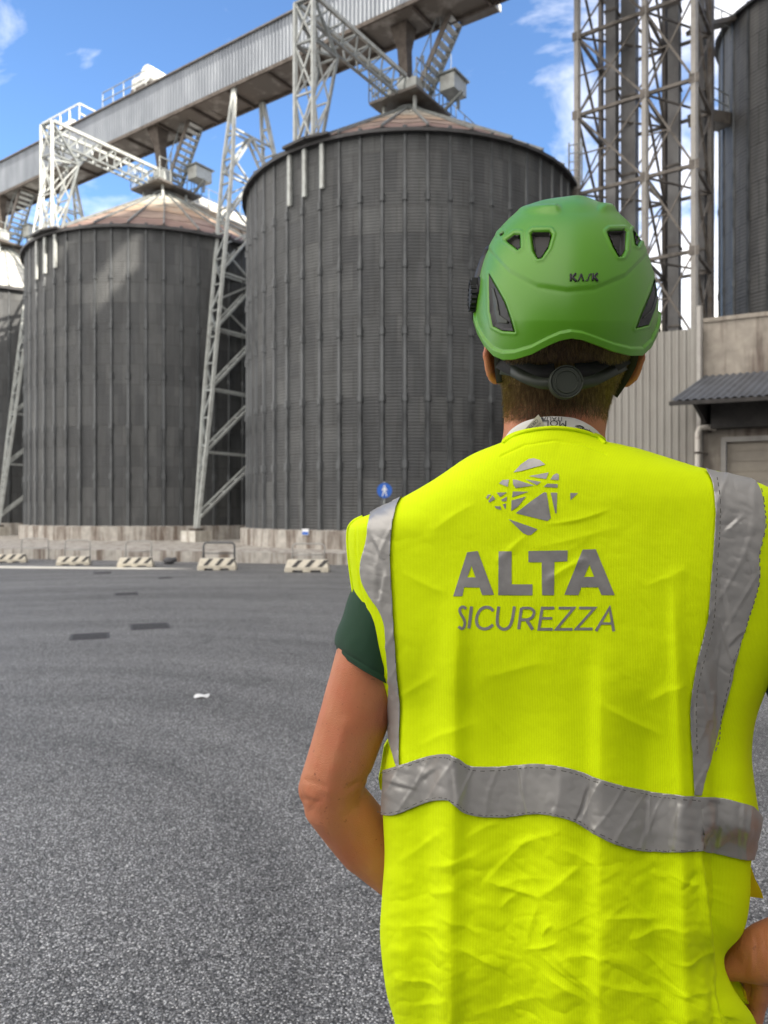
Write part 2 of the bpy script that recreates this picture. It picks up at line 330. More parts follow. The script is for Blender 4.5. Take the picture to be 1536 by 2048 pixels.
    h = mathn(t, 'SUBTRACT', mathn(t, 'MULTIPLY', sep.outputs[0], .6), vo.outputs['Distance'])
    bp = N(t, 'ShaderNodeBump'); bp.inputs['Strength'].default_value = .9; bp.inputs['Distance'].default_value = .006; t.links.new(h, bp.inputs['Height']); t.links.new(bp.outputs[0], b.inputs['Normal'])
    return m
M['asphalt'] = asphalt_mat()
M['sunstrip'] = mat('cream_sunlight_strip', (.74, .71, .62), .7, 0, var=(4, (.4, .39, .36), .6, .85))  # sunlight on the ground given as a cream surface colour

# ------------------------------------------------------------------ ground
g = mk('ground', [(-900, -300, 0), (900, -300, 0), (900, 1500, 0), (-900, 1500, 0)], [(0, 1, 2, 3)], M['asphalt']); tag(g, kind='structure')
ml = mk('sunlit_strip', [(-16, 20.25, .004), (-16, 21.3, .004), (-6.6, 19.95, .004), (-4.9, 19.5, .004), (-6.4, 19.3, .004)], [(0, 4, 3, 2, 1)], M['sunstrip']); tag(ml, kind='structure')  # strip of sunlight, put into the colour of a flat sheet
# raised concrete platform the silos stand on
def Pg(px, z): return ((px-768)/F*z, z)
pf = [Pg(-500, 25.5), Pg(0, 23.9), Pg(300, 22.6), Pg(700, 20.9), Pg(1010, 20.3)]
b = MB(); top = [(x, y, .32) for x, y in pf]; back = [(14, 40, .32), (2, 60, .32), (-45, 60, .32)]
pts = top+back; n = len(pts)
b.add(pts+[(x, y, 0) for x, y, z in pts], [tuple(range(n))]+[(i, i+n, (i+1) % n+n, (i+1) % n) for i in range(n)])
tag(b.build('platform', M['conc']), kind='structure')

# ------------------------------------------------------------------ silos
UX, UY = -.821, .571          # along the row (away, to the left)
NX, NY = .571, .821           # across the row (away from the camera)
U = Vector((UX, UY, 0)); Nn = Vector((NX, NY, 0)); Z = Vector((0, 0, 1))
S2 = Vector((1.0, 29.3, 0)); DL = Vector((-11.96, 7.7, 0)); RIM = 13.4
def ring(r, z, n, ph=0): return [(r*math.cos(ph+2*math.pi*k/n), r*math.sin(ph+2*math.pi*k/n), z) for k in range(n)]
def build_silo(loc, rad, z0, z1, zt, nrib, wallm, roofm, label, group, plinth=True, ribr=.055):
    t = empty('grain_silo', loc); tag(t, label, 'silo', group)
    n = nrib*3
    b = MB(); lv = [z0]+[z0+(z1-z0)*i/6 for i in range(1, 7)]
    for z in lv: b.v += ring(rad, z, n)
    for i in range(len(lv)-1):
        for k in range(n): b.f.append((i*n+k, i*n+(k+1) % n, (i+1)*n+(k+1) % n, (i+1)*n+k))
    b.build('wall', wallm, t, True, world=False)
    # stiffeners: one mesh shared by all
    proto = None; H = z1-z0
    b = MB()
    nl = 12
    for i in range(nl):
        za = z0+H*i/nl; zb = z0+H*(i+1)/nl-.004; wd = .20 - .007*i; dp = .085-.003*i
        vs = []
        for z in (za, zb):
            vs += [(rad-.03, -wd/2, z), (rad+dp, -wd/4, z), (rad+dp, wd/4, z), (rad-.03, wd/2, z)]
        b.add(vs, [(0, 4, 5, 1), (1, 5, 6, 2), (2, 6, 7, 3), (0, 1, 2, 3), (7, 6, 5, 4)])
        if i % 2 == 1: b.add([(x*1.006, y*1.25, z) for z in (zb-.12, zb+.12) for x, y in ((rad-.03, -wd/2), (rad+dp, -wd/4), (rad+dp, wd/4), (rad-.03, wd/2))], [(0, 4, 5, 1), (1, 5, 6, 2), (2, 6, 7, 3), (0, 1, 2, 3), (7, 6, 5, 4)])
    for k in range(nrib):
        if proto is None: proto = b.build('stiffener', M['stiff'], t, world=False); o = proto
        else: o = proto.copy(); C.objects.link(o); o.parent = t
        o.rotation_euler = (0, 0, 2*math.pi*(k+.5)/nrib)
    # eave
    b = MB(); ne = nrib
    for r_, z_ in ((rad+.02, z1-.10), (rad+.22, z1-.13), (rad+.22, z1-.02), (rad-.3, z1+.26)): b.v += ring(r_, z_, ne)
    for i in range(3):
        for k in range(ne): b.f.append((i*ne+k, i*ne+(k+1) % ne, (i+1)*ne+(k+1) % ne, (i+1)*ne+k))
    b.build('eave', M['rimdark'], t, world=False)
    # roof: folded sheets, raised seams, stepped courses
    ns = max(16, nrib//2); b = MB(); r0 = rad+.12; rt = .55 if rad > 5 else .35
    stp = [1.0, .80, .60, .40, .2, 0]
    def roofz(f): return z1 + .02 + (zt-z1)*(1-f)
    per = 6
    for ci in range(len(stp)-1):
        fa, fb = stp[ci], stp[ci+1]; bb = len(b.v)
        for f, lift in ((fa, .018), (fb, .0)):
            r_ = rt+(r0-rt)*f
            for k in range(ns*per):
                q = k % per; a = 2*math.pi*(k/per+.25)/ns
                bump_ = .03 if q == 0 else (0.0 if q in (1, per-1) else -.015)
                b.v.append((r_*math.cos(a), r_*math.sin(a), roofz(f)+lift+bump_))
        m_ = ns*per
        for k in range(m_): b.f.append((bb+k, bb+(k+1) % m_, bb+m_+(k+1) % m_, bb+m_+k))
    b.build('roof', roofm, t, world=False)
    b = MB()
    for k in range(ns):
        a = 2*math.pi*(k+.25)/ns; c, s_ = math.cos(a), math.sin(a)
        b.bar((r0*c, r0*s_, roofz(1)+.10), (rt*c, rt*s_, roofz(0)+.08), .05, .07)
    b.build('roof_seam', M['galv'], t, world=False)
    b = MB(); prof = [(rt+.05, zt), (rt+.05, zt+.18), (rt*.75, zt+.3), (rt*.75, zt+.5), (rt*.3, zt+.62)]
    for r_, z_ in prof: b.v += ring(r_, z_, 24)
    for i in range(len(prof)-1):
        for k in range(24): b.f.append((i*24+k, i*24+(k+1) % 24, (i+1)*24+(k+1) % 24, (i+1)*24+k))
    b.f.append(tuple((len(prof)-1)*24+k for k in range(24)))
    b.build('roof_cap', M['galv'], t, False, world=False)
    if plinth:
        b = MB(); n = 96
        for r_, z_ in ((rad+.28, .30), (rad+.28, .9), (rad-.1, .93)): b.v += ring(r_, z_, n)
        for i in range(2):
            for k in range(n): b.f.append((i*n+k, i*n+(k+1) % n, (i+1)*n+(k+1) % n, (i+1)*n+k))
        b.build('plinth', M['conc'], t, world=False)
    return t
M['stiff'] = mat('dull_stiffener_steel', (.11, .116, .12), .45, .4, var=(1.2, (.05, .053, .055), .4, .62, 6, (1, 1, .6)))
silo = build_silo(S2, 6.3, .9, RIM, 17.15, 56, M['silo'], M['roof'], 'nearest big dark corrugated silo, widest in view, beside the safety helmet', 'corrugated grain silos in a row')
# tower feet: three pale strips hanging down the wall under the rim tower
def rim_pt(px, c=S2, r=6.3):
    k = (px-768)/F; a = 1+k*k; bq = -2*(k*c.x+c.y); cq = c.x**2+c.y**2-r*r
    z = (-bq-math.sqrt(max(bq*bq-4*a*cq, 0)))/(2*a); return Vector((k*z, z, 0))
for px, ln in ((579, 1.75), (609, 1.62), (644, 1.5)):
    p = rim_pt(px, r=6.38); q = (p-S2).normalized()
    b = MB(); ang = math.atan2(q.y, q.x)
    b.box(p-S2+Vector((0, 0, RIM-.05-ln/2)), (.10, .13, ln), ang)
    b.build('hanging_strip', M['paint'], silo, world=False)
b = MB(); p0 = rim_pt(572, r=6.5)-S2; p1 = rim_pt(660, r=6.5)-S2; pm = rim_pt(615, r=6.58)-S2
b.bar(p0+Z*(RIM+.03), pm+Z*(RIM+.03), .35, .09); b.bar(pm+Z*(RIM+.03), p1+Z*(RIM+.03), .35, .08); b.build('foot_plate', M['rimdark'], silo, world=False)
s1 = shift(silo, DL, 'middle dark corrugated silo with sunlit rust-orange cone roof, behind the lattice leg')
s0 = shift(silo, DL*2, 'farthest dark silo with pale cone roof, cut by the left frame edge')
for ch in kids(s0):
    if ch.name.startswith('roof') and not ch.name.startswith('roof_'): ch.data = ch.data.copy(); ch.data.materials[0] = M['roofpale']
tall = build_silo((17.12, 29.5, 0), 3.4, 0, 20.9, 23, 26, M['silotall'], M['roof'], 'tall slim grey corrugated silo behind the concrete wall at the right edge', None, False, .07)

# ------------------------------------------------------------------ conveyor gallery
def GP(s, p, z): return Vector((NX*p+UX*s, NY*p+UY*s, z))
PN, PF, HB, HT = 23.2, 24.9, 20.5, 22.35
gal = empty('conveyor_gallery', GP(25, PN, 0)); tag(gal, 'long pale corrugated conveyor gallery crossing high above the silos', 'conveyor gallery')
def corrug(mb, A, B, z0, z1, nrm, pitch=.26, dep=.045, thick=None):
    A = Vector(A); B = Vector(B); L_ = (B-A).length; d = (B-A)/L_; n_ = int(L_/pitch); pr = []
    for i in range(n_):
        a = i*pitch
        pr += [(a, 0), (a+pitch*.35, 0), (a+pitch*.5, 1), (a+pitch*.85, 1)]
    pr.append((L_, 0)); vs = []
    for z in (z0, z1):
        for a, h in pr: vs.append(A+d*a+Vector(nrm)*(h*dep)+Z*z)
    m = len(pr); mb.add(vs, [(i, i+1, m+i+1, m+i) for i in range(m-1)])
S_A, S_B = 2.0, 62.0
b = MB(); corrug(b, GP(S_B, PN, 0), GP(S_A, PN, 0), HB, HT, -Nn, .2, .04); b.build('side_cladding', M['gal'], gal)
b = MB(); corrug(b, GP(S_A, PF, 0), GP(S_B, PF, 0), HB, HT, Nn, .2, .04); b.build('side_cladding', M['gal'], gal)
b = MB(); b.frame(GP(S_A, PN-.12, HT), U, Nn, Z, S_B-S_A, PF-PN+.24, .07); b.build('roof', M['galvdark'], gal)
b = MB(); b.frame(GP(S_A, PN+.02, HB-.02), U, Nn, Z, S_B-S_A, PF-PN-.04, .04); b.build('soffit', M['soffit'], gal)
def place_parts(name, make, m, parent, positions):
    for s in positions:
        b = MB(); make(b, s); b.build(name, m, parent)
place_parts('cross_beam', lambda b, s: b.frame(GP(s, PN+.02, HB-.16), U, Nn, Z, .1, PF-PN-.04, .138), M['rustdark'], gal, [2.6+2.45*i for i in range(24)])
b = MB(); b.frame(GP(S_A, PN-.10, HB-.14), U, Nn, Z, S_B-S_A, .10, .16); b.build('edge_girder', M['rustdark'], gal)
b = MB(); b.frame(GP(S_A, PF, HB-.14), U, Nn, Z, S_B-S_A, .10, .16); b.build('edge_girder', M['rustdark'], gal)
# walkway rails and drive head on the gallery roof
def rail(mb, A, B, z, h=1.0, n=4, w=.04, mid=True):
    A = Vector(A); B = Vector(B)
    for i in range(n+1):
        p = A+(B-A)*i/n; mb.bar(p+Z*z, p+Z*(z+h), w)
    for hh in ((h, h*.5) if mid else (h,)): mb.bar(A+Z*(z+hh), B+Z*(z+hh), w)
top_z = HT+.07
def on_gal(px): 
    k = (px-768)/F; z = 24.0/(NX*k+NY); return UX*k*z+UY*z
sA, sB = on_gal(232), on_gal(318)
e = empty('conveyor_drive', GP(sB+.4, 24.1, top_z)); tag(e, 'white drive housing with railings on the gallery roof, left of the sky gap', 'machine')
b = MB(); q0 = GP(sB, 23.5, top_z); b.frame(q0, U, Nn, Z, 1.6, 1.1, .5); b.build('base_frame', M['galvdark'], e)
b = MB(); b.tube([GP(sB+.25, 23.4, top_z+.85), GP(sB+.25, 24.7, top_z+.85)], .45, 16); b.frame(GP(sB+.3, 23.5, top_z+.5), U, Nn, Z, 1.2, 1.0, .5); b.build('housing', M['white'], e)
b = MB(); rail(b, GP(sB, 23.2, 0), GP(sA, 23.2, 0), top_z, .85, 4, .035); b.build('railing', M['galv'], e)
sC, sD = on_gal(182), on_gal(108)
e = empty('roof_walkway', GP((sC+sD)/2, 23.9, top_z)); tag(e, 'railed walkway platform on the gallery roof above the leftmost lattice tower', 'walkway')
b = MB(); b.frame(GP(sC, 23.4, top_z), U, Nn, Z, sD-sC, .9, .22); b.build('deck', M['galvdark'], e)
b = MB(); rail(b, GP(sC, 23.3, 0), GP(sD, 23.3, 0), top_z, 1.05, 4, .06, False); rail(b, GP(sC, 23.3, 0), GP(sC, 24.6, 0), top_z, 1.05, 1, .06); b.build('railing', M['white'], e)
b = MB(); b.frame(GP(sC+1.0, 23.5, top_z+.22), U, Nn, Z, 1.2, .6, .4); b.build('motor_box', M['white'], e)

# trestles (near leg + far leg + bracing)
def build_trestle():
    foot = GP(23.05, 20.0, .75); topn = GP(24.3, 23.25, HB-.1)
    t = empty('lattice_trestle', (foot.x, foot.y, 0))
    tag(t, 'tall pale lattice trestle between the middle and nearest silos', 'trestle', 'lattice trestles carrying the gallery')
    dirn = (topn-foot); side = U
    b = MB(); n = 17
    wv = lambda f: .10+.30*math.sin(math.pi*min(1, f*1.15))**.8 if f < .87 else .10+.30*max(0, math.sin(math.pi*min(1, .87*1.15)))+.28*(1-(f-.87)/.13)*0
    def ww(f): return .12+.34*min(1, f/.25) if f < .25 else (.46+.14*min(1, (f-.25)/.5) if f < .78 else .60*(1-(f-.78)/.22)+.10)
    L_ = []; R_ = []
    for i in range(n+1):
        f = i/n; c = foot+dirn*f; L_.append(c+side*ww(f)/2); R_.append(c-side*ww(f)/2)
    for i in range(n):
        b.bar(L_[i], L_[i+1], .13, .13); b.bar(R_[i], R_[i+1], .13, .13)
    b.build('near_leg_chords', M['paint'], t)
    b = MB()
    for i in range(1, n+1):
        b.bar(L_[i], R_[i], .07)
        b.bar(L_[i-1] if i % 2 else R_[i-1], R_[i] if i % 2 else L_[i], .06)
    b.build('near_leg_lacing', M['galv'], t)
    ffoot = GP(23.05, 27.4, 0); ftop = GP(24.15, 24.85, HB-.1); fd = ftop-ffoot
    b = MB(); Lf = []; Rf = []
    for i in range(n+1):
        f = i/n; c = ffoot+fd*f; Lf.append(c+side*ww(f)*.85); Rf.append(c-side*ww(f)*.85)
    for i in range(n): b.bar(Lf[i], Lf[i+1], .13); b.bar(Rf[i], Rf[i+1], .15)
    b.build('far_leg_chords', M['paint'], t)
    b = MB()
    for i in range(1, n+1):
        b.bar(Lf[i], Rf[i], .08); b.bar(Lf[i-1] if i % 2 else Rf[i-1], Rf[i] if i % 2 else Lf[i], .08)
    b.build('far_leg_lacing', M['paint'], t)
    hs = [3.95, 6.6, 9.2, 11.7, 14.1, 16.3, 18.4]
    def on(p_, d_, h): return p_+d_*((h-p_.z)/d_.z)
    for j, h in enumerate(hs):
        a0 = on(foot, dirn, h); a1 = on(ffoot, fd, h); c = (a0+a1)/2
        hl = hs[j-1] if j else 1.3
        l0 = on(foot, dirn, hl); l1 = on(ffoot, fd, hl)
        b = MB()
        for o_ in (-.17, .17): b.bar(a0+side*o_, a1+side*o_, .08)
        b.bar(c+side*.17, c-side*.17, .07); b.build('cross_beam', M['paint'], t)
        for q in (l0, l1):
            b = MB()
            for o_ in (-.17, .17): b.bar(q+side*o_, c+side*o_, .09)
            for k in range(1, 5): m_ = q+(c-q)*k/5; b.bar(m_+side*.17, m_-side*.17, .045)
            b.build('knee_brace', M['paint'], t)
        if j >= 3:
            ul, ur = on(foot, dirn, (hl+h)/2), on(ffoot, fd, (hl+h)/2)
            for q, e_ in ((ul, (l0+l1)/2), (ur, (l0+l1)/2), (ul, c), (ur, c)):
                b = MB(); b.bar(q, e_, .07); b.build('sub_brace', M['paint'], t)
    b = MB(); b.box((foot.x, foot.y, .375), (.85, .85, .75), math.atan2(UY, UX)); b.build('concrete_footing', M['concpale'], t)
    b = MB(); b.box((foot.x, foot.y, .80), (.42, .42, .10), math.atan2(UY, UX)); b.build('base_plate', M['rustdark'], t)
    return t
tr = build_trestle()
tr1 = shift(tr, DL, 'tall pale lattice trestle left of the middle silo, near the left edge')

# rim towers
def build_rim_tower():
    a = Vector((-2.93, 24.42, RIM+.05)); c = Vector((-2.30, 24.06, RIM+.05)); zt = 18.3
    t = empty('lattice_tower', (a.x, a.y, RIM)); tag(t, 'grey lattice tower on the rim of the nearest silo', 'lattice tower', 'lattice towers on the silo rims')
    zk = 16.9; zm = 16.9
    top = [Vector((a.x, a.y, zt)), Vector((c.x, c.y, zt))]
    ra = a+Nn*.1; rc = c+Nn*.1
    kn = [Vector((a.x, a.y, zk))+Nn*1.25, Vector((c.x, c.y, zk))+Nn*1.25]
    for q, p in ((a, top[0]), (c, top[1])):
        b = MB(); b.bar(q, p, .12); b.build('leg', M['paint'], t)
    for i, q in enumerate((a, c)):
        b = MB(); b.bar(q+Nn*.35, kn[i], .09); b.bar(kn[i], top[i], .09); b.build('kneed_leg', M['galv'], t)
    Am, Cm = Vector((a.x, a.y, zm)), Vector((c.x, c.y, zm))
    for p_, q_ in ((top[0], top[1]), (Am, kn[0]), (Cm, kn[1]), (Am, Cm), (kn[0], kn[1]), (Am, kn[1])):
        b = MB(); b.bar(p_, q_, .07); b.build('strut', M['galv'], t)
    b = MB()
    for z0_, z1_ in ((RIM+.1, 15.2), (15.2, zm), (zm, zt)):
        A0 = Vector((a.x, a.y, z0_)); A1 = Vector((a.x, a.y, z1_)); C0 = Vector((c.x, c.y, z0_)); C1 = Vector((c.x, c.y, z1_))
        b.bar(A0, C1, .055); b.bar(C0, A1, .055); b.bar(A1, C1, .06)
        def kl(i, z): 
            lo = (a, c)[i]+Nn*.35; return lo+(kn[i]-lo)*((z-lo.z)/(kn[i].z-lo.z)) if z <= zk else kn[i]+(top[i]-kn[i])*((z-zk)/(zt-zk))
        for i, (X0, X1) in enumerate(((A0, A1), (C0, C1))):
            b.bar(X0, kl(i, z1_), .05); b.bar(kl(i, z0_), X1, .05)
        b.bar(kl(0, z0_), kl(1, z1_), .05)
        if z1_ < zt: b.bar(kl(0, z1_), kl(1, z1_), .05)
    b.build('lacing', M['paint'], t)
    for i in (0, 1):
        b = MB(); b.bar(kn[i], GP(19.9-.6*i, 23.3, HB-.12), .11); b.build('bracket_strut', M['galv'], t)
    return t
tw = build_rim_tower()
tw1 = shift(tw, DL, 'white sunlit lattice tower on the rim of the middle silo')

# conveyor bridges across each silo apex
def build_bridge():
    t = empty('conveyor_bridge', (S2.x, S2.y, 16.8)); tag(t, 'truss bridge and enclosed conveyor over the apex of the nearest silo', 'conveyor bridge', 'conveyor bridges over the silo apexes')
    zb = 18.35; st = -6.15
    def Q(n_, s_, z_): return S2+Nn*n_+U*s_+Z*(z_-.52)
    ch = [(.36, .0), (-.36, .0)]
    for s_ in (.36, -.36):
        b = MB(); b.bar(Q(st, s_, zb+.45), Q(-.8, s_, zb+.45), .11, .14); b.build('chord', M['paint'], t)
    for s_ in (.36, -.36):
        b = MB(); b.bar(Q(st, s_*.6, zb-.35), Q(-.8, s_*.6, zb-.35), .08, .08); b.build('chord', M['galv'], t)
    b = MB(); n = 7
    for i in range(n+1):
        q = st+(5.35)*i/n
        b.bar(Q(q, .36, zb+.45), Q(q, -.36, zb+.45), .05); b.bar(Q(q, .36*.6, zb-.35), Q(q, -.36*.6, zb-.35), .05)
        for s_ in (.36, -.36):
            b.bar(Q(q, s_, zb+.45), Q(q, s_*.6, zb-.35), .05)
            if i < n: b.bar(Q(q, s_*.6, zb-.35), Q(q+5.35/n, s_, zb+.45), .045)
    b.build('lacing', M['galv'], t)
    # hub platform
    b = MB(); b.frame(Q(-1.2, -1.1, 17.95), Nn, U, Z, 2.6, 2.2, .10); b.build('platform', M['galvdark'], t)
    b = MB()
    for a_, c_ in (((-1.2, -1.1), (1.4, -1.1)), ((1.4, -1.1), (1.4, 1.1)), ((1.4, 1.1), (-1.2, 1.1)), ((-1.2, 1.1), (-1.2, .5))):
        rail(b, Q(a_[0], a_[1], 0), Q(c_[0], c_[1], 0), 18.05, 1.0, 4, .035)
    b.build('railing', M['galv'], t)
    for dn, ds in ((.55, -.55), (-.55, -.55), (.55, .55), (-.55, .55)):
        b = MB(); b.bar(Q(dn*1.3, ds*1.3, 17.0), Q(dn*1.3, ds*1.3, 17.98), .10); b.build('post', M['paint'], t)
    # enclosed conveyor to the back
    b = MB(); b.frame(Q(.2, -.45, 17.75), Nn, U, Z, 7.6, .9, .2); b.build('conveyor_casing', M['deck'], t)
    b = MB(); b.frame(Q(1.5, -.40, 17.97), Nn, U, Z, 6.3, .8, .42); b.build('conveyor_cover', M['deck'], t)
    b = MB(); b.frame(Q(1.0, -1.05, 17.55), Nn, U, Z, 6.8, .58, .10); b.build('walkway', M['deck'], t)
    b = MB(); rail(b, Q(1.2, -1.03, 0), Q(7.8, -1.03, 0), 17.65, .95, 9, .03); b.build('railing', M['galv'], t)
    b = MB()
    for i in range(8):
        q = .6+i*.95
        b.bar(Q(q, .4, 17.72), Q(q+.95, .4, 17.1), .05); b.bar(Q(q+.95, .4, 17.72), Q(q+.95, .4, 17.1), .05); b.bar(Q(q, -.4, 17.72), Q(q+.95, -.4, 17.1), .05)
    b.bar(Q(.8, .4, 17.1), Q(7.8, .4, 17.1), .07); b.bar(Q(.8, -.4, 17.1), Q(7.8, -.4, 17.1), .07)
    b.build('truss', M['galvdark'], t)
    # drop chute from the gallery
    gp = GP((U.dot(S2)), 24.2, 0)
    b = MB(); c0 = Vector((gp.x, gp.y, HB-.05)); c1 = Q(.05, .15, 18.7)
    pts = [(c0, .75), (c0+(c1-c0)*.35, .42), (c1, .36)]
    for i in range(2):
        p, w0 = pts[i]; q, w1 = pts[i+1]; vs = []
        for e_, w_ in ((p, w0), (q, w1)):
            for x, y in ((-1, -1), (1, -1), (1, 1), (-1, 1)): vs.append(e_+U*(x*w_/2)+Nn*(y*w_/2))
        b.add(vs, [(0, 4, 5, 1), (1, 5, 6, 2), (2, 6, 7, 3), (3, 7, 4, 0)])
    b.build('drop_chute', M['rustdark'], t)
    b = MB(); b.tube([Q(-.3, .6, 18.15), Q(-.3, .6, 18.75)], .22, 14); b.tube([Q(-.5, .0, 18.8), Q(.3, 0, 18.8)], .28, 14); b.frame(Q(-.6, -.7, 18.1), Nn, U, Z, .5, .5, .7); b.build('gearbox', M['paint'], t, )
    random.seed(3)
    for i in range(14):
        p = Q(random.uniform(-1.1, 1.2), random.uniform(-1, 1), random.uniform(18.1, 19.3)); b = MB(); b.bar(p, p+Vector((random.uniform(-.5, .5), random.uniform(-.5, .5), random.uniform(-.5, .7))), .06); b.build('pipe', M['galv'], t)
    b = MB(); b.frame(Q(.5, -1.75, 18.55), Nn, U, Z, 1.0, .65, .6); b.build('control_cabinet', M['paint'], t)
    b = MB(); b.frame(Q(.4, -1.85, 19.16), Nn, U, Z, 1.2, .85, .06); b.bar(Q(1.1, -1.6, 18.0), Q(1.1, -1.6, 18.56), .1); b.bar(Q(.9, -1.1, 18.02), Q(.9, -1.9, 18.5), .1); b.build('cabinet_roof', M['galv'], t)
    return t
br = build_bridge()
br1 = shift(br, DL, 'truss bridge and enclosed conveyor over the apex of the middle silo')
br0 = shift(br, DL*2, 'truss bridge and enclosed conveyor over the apex of the farthest silo')
def build_stairs():
    bot = Vector((1.35, 29.35, 17.6)); topp = Vector((2.75, 28.45, 20.5)); t = empty('access_stairs', bot)
    tag(t, 'steel stairs climbing from the apex of the nearest silo to the gallery', 'stairs', 'steel stairs up to the gallery')
    d = topp-bot; sd = Vector((NX, NY, 0))
    for o_ in (-.42, .42):
        b = MB(); b.bar(bot+sd*o_, topp+sd*o_, .06, .2); b.build('stringer', M['galvdark'] if o_ < 0 else M['galv'], t)
        b = MB(); b.bar(bot+sd*o_+Z*.95, topp+sd*o_+Z*.95, .035)
        for k in range(5): b.bar(bot+d*k/4+sd*o_, bot+d*k/4+sd*o_+Z*.95, .035)
        b.build('handrail', M['galv'], t)
    hd = Vector((d.x, d.y, 0)).normalized()
    for k in range(11):
        b = MB(); p = bot+d*(k+.5)/11; b.frame(p-sd*.39-hd*.12, hd, sd, Z, .24, .78, .035); b.build('tread', M['white'], t)
    b = MB(); b.frame(topp-sd*.5+Z*.0, hd, sd, Z, 1.55, 1.1, .12); b.build('landing', M['galvdark'], t)
    b = MB(); b.frame(topp-sd*.52+hd*1.552+Z*-.02, hd, sd, Z, .05, 1.14, .26); b.build('kick_plate', M['white'], t)
    b = MB(); rail(b, topp+hd*1.5-sd*.45, topp+hd*1.5+sd*.55, topp.z*0+.1, .95, 2, .035); rail(b, topp+sd*.58, topp+hd*1.5+sd*.58, .1, .95, 3, .035); b.build('landing_railing', M['galv'], t)
    return t
sts = build_stairs()
shift(sts, DL, 'steel stairs climbing from the apex of the middle silo to the gallery')
shift(sts, DL*2, 'steel stairs climbing from the apex of the farthest silo to the gallery')
ms = MB(); ms.tube([(2.85, 31.5, 15.6), (2.85, 31.5, 21.0)], .018, 6)
tag(ms.build('antenna_mast', M['galv']), 'thin aerial mast standing on the roof of the nearest silo', 'mast')
lr = empty('rim_ladder', rim_pt(1136, r=6.4)+Z*RIM); tag(lr, 'small caged ladder rail at the right rim of the nearest silo', 'ladder')
b = MB(); p = rim_pt(1138, r=6.3)+Z*(RIM-.2); q = Vector((.9, -.4, 0)).normalized()
for o_ in (0, .45): b.bar(p+q*o_, p+q*o_+Z*1.5, .04)
b.build('ladder_rail', M['galv'], lr)
b = MB()
for k in range(5): b = MB(); b.bar(p+Z*(.2+.3*k), p+q*.45+Z*(.2+.3*k), .03); b.build('rung', M['galv'], lr)
# ------------------------------------------------------------------ elevator tower (lattice) and its ducts
def build_elevator_tower():
    t = empty('elevator_tower', (8.97, 25.42, 0)); tag(t, 'tall grey steel lattice elevator tower between the nearest silo and the tall slim silo', 'lattice tower')
    ss = [9.55, 7.15, 5.55]; p0, p1 = 26.0, 28.6; H = 27.0; z0 = 4.15+.3; ph = 2.85
    lv = [z0+ph*i for i in range(-1, 8)]
    for s in ss:
        b = MB(); b.bar(GP(s, p0, 0), GP(s, p0, H), .17); b.build('leg', M['legp'], t)
        for z in lv[1::1]:
            pass
    for s in ss:
        b = MB(); b.bar(GP(s, p1, 0), GP(s, p1, H), .15); b.build('leg', M['galvdark'], t)
    for z in lv:
        b = MB()
        for i in range(2):
            b.bar(GP(ss[i], p0, z), GP(ss[i+1], p0, z), .11); b.bar(GP(ss[i], p1, z), GP(ss[i+1], p1, z), .10)
        for s in ss: b.bar(GP(s, p0, z), GP(s, p1, z), .10)
        b.bar(GP(ss[0], p0, z), GP(ss[1], p1, z), .06); b.bar(GP(ss[1], p0, z), GP(ss[2], p1, z), .06)
        b.build('level_frame', M['legd'], t)
    for j in range(len(lv)-1):
        za, zb = lv[j], lv[j+1]; zm = (za+zb)/2
        b = MB()
        for i, p in ((0, p0), (1, p0), (0, p1)):
            A0, A1, B0, B1 = GP(ss[i], p, za), GP(ss[i], p, zb), GP(ss[i+1], p, za), GP(ss[i+1], p, zb)
            th = .07 if p == p0 else .09
            b.bar(A1, B0, th); b.bar(A0, B1, .05)
            mid = (A0+B1)/2; b.bar(mid, (A0+A1)/2, .04)
        for s in ss:
            b.bar(GP(s, p0, zb), GP(s, p1, za), .08); b.bar(GP(s, p0, za), GP(s, p1, zb), .045)
        # gusset plates
        for s in ss: b.frame(GP(s+.16, p0-.10, zb-.16), -U, Nn, Z, .32, .012, .32)
        b.build('panel_bracing', M['legd'], t)
    # right-hand outrigger frame
    for s, p in ((5.9, 29.6), (5.98, 31.0)):
        b = MB(); b.bar(GP(s, p, 0), GP(s, p, 22), .14); b.build('leg', M['galvdark'], t)
    b = MB()
    for j in range(11):
        z = 3+1.7*j
        b.bar(GP(5.55, p1, z), GP(5.9, 29.6, z+.85), .06); b.bar(GP(5.9, 29.6, z), GP(5.98, 31, z+1.7), .05); b.bar(GP(5.98, 31, z), GP(5.9, 29.6, z+1.7), .05)
    b.build('outrigger_bracing', M['legd'], t)
    return t
M['legp'] = mat('grey_painted_leg', (.40, .38, .35), .6, .05, var=(2, (.29, .27, .25), .45, .7))
M['legd'] = mat('dark_bracing_steel', (.17, .15, .13), .6, .1, var=(3, (.07, .06, .05), .45, .65))
M['duct'] = mat('grey_elevator_duct', (.19, .187, .185), .5, .1, var=(1.2, (.10, .097, .097), .4, .65, 6, (1, 1, .5)))
build_elevator_tower()
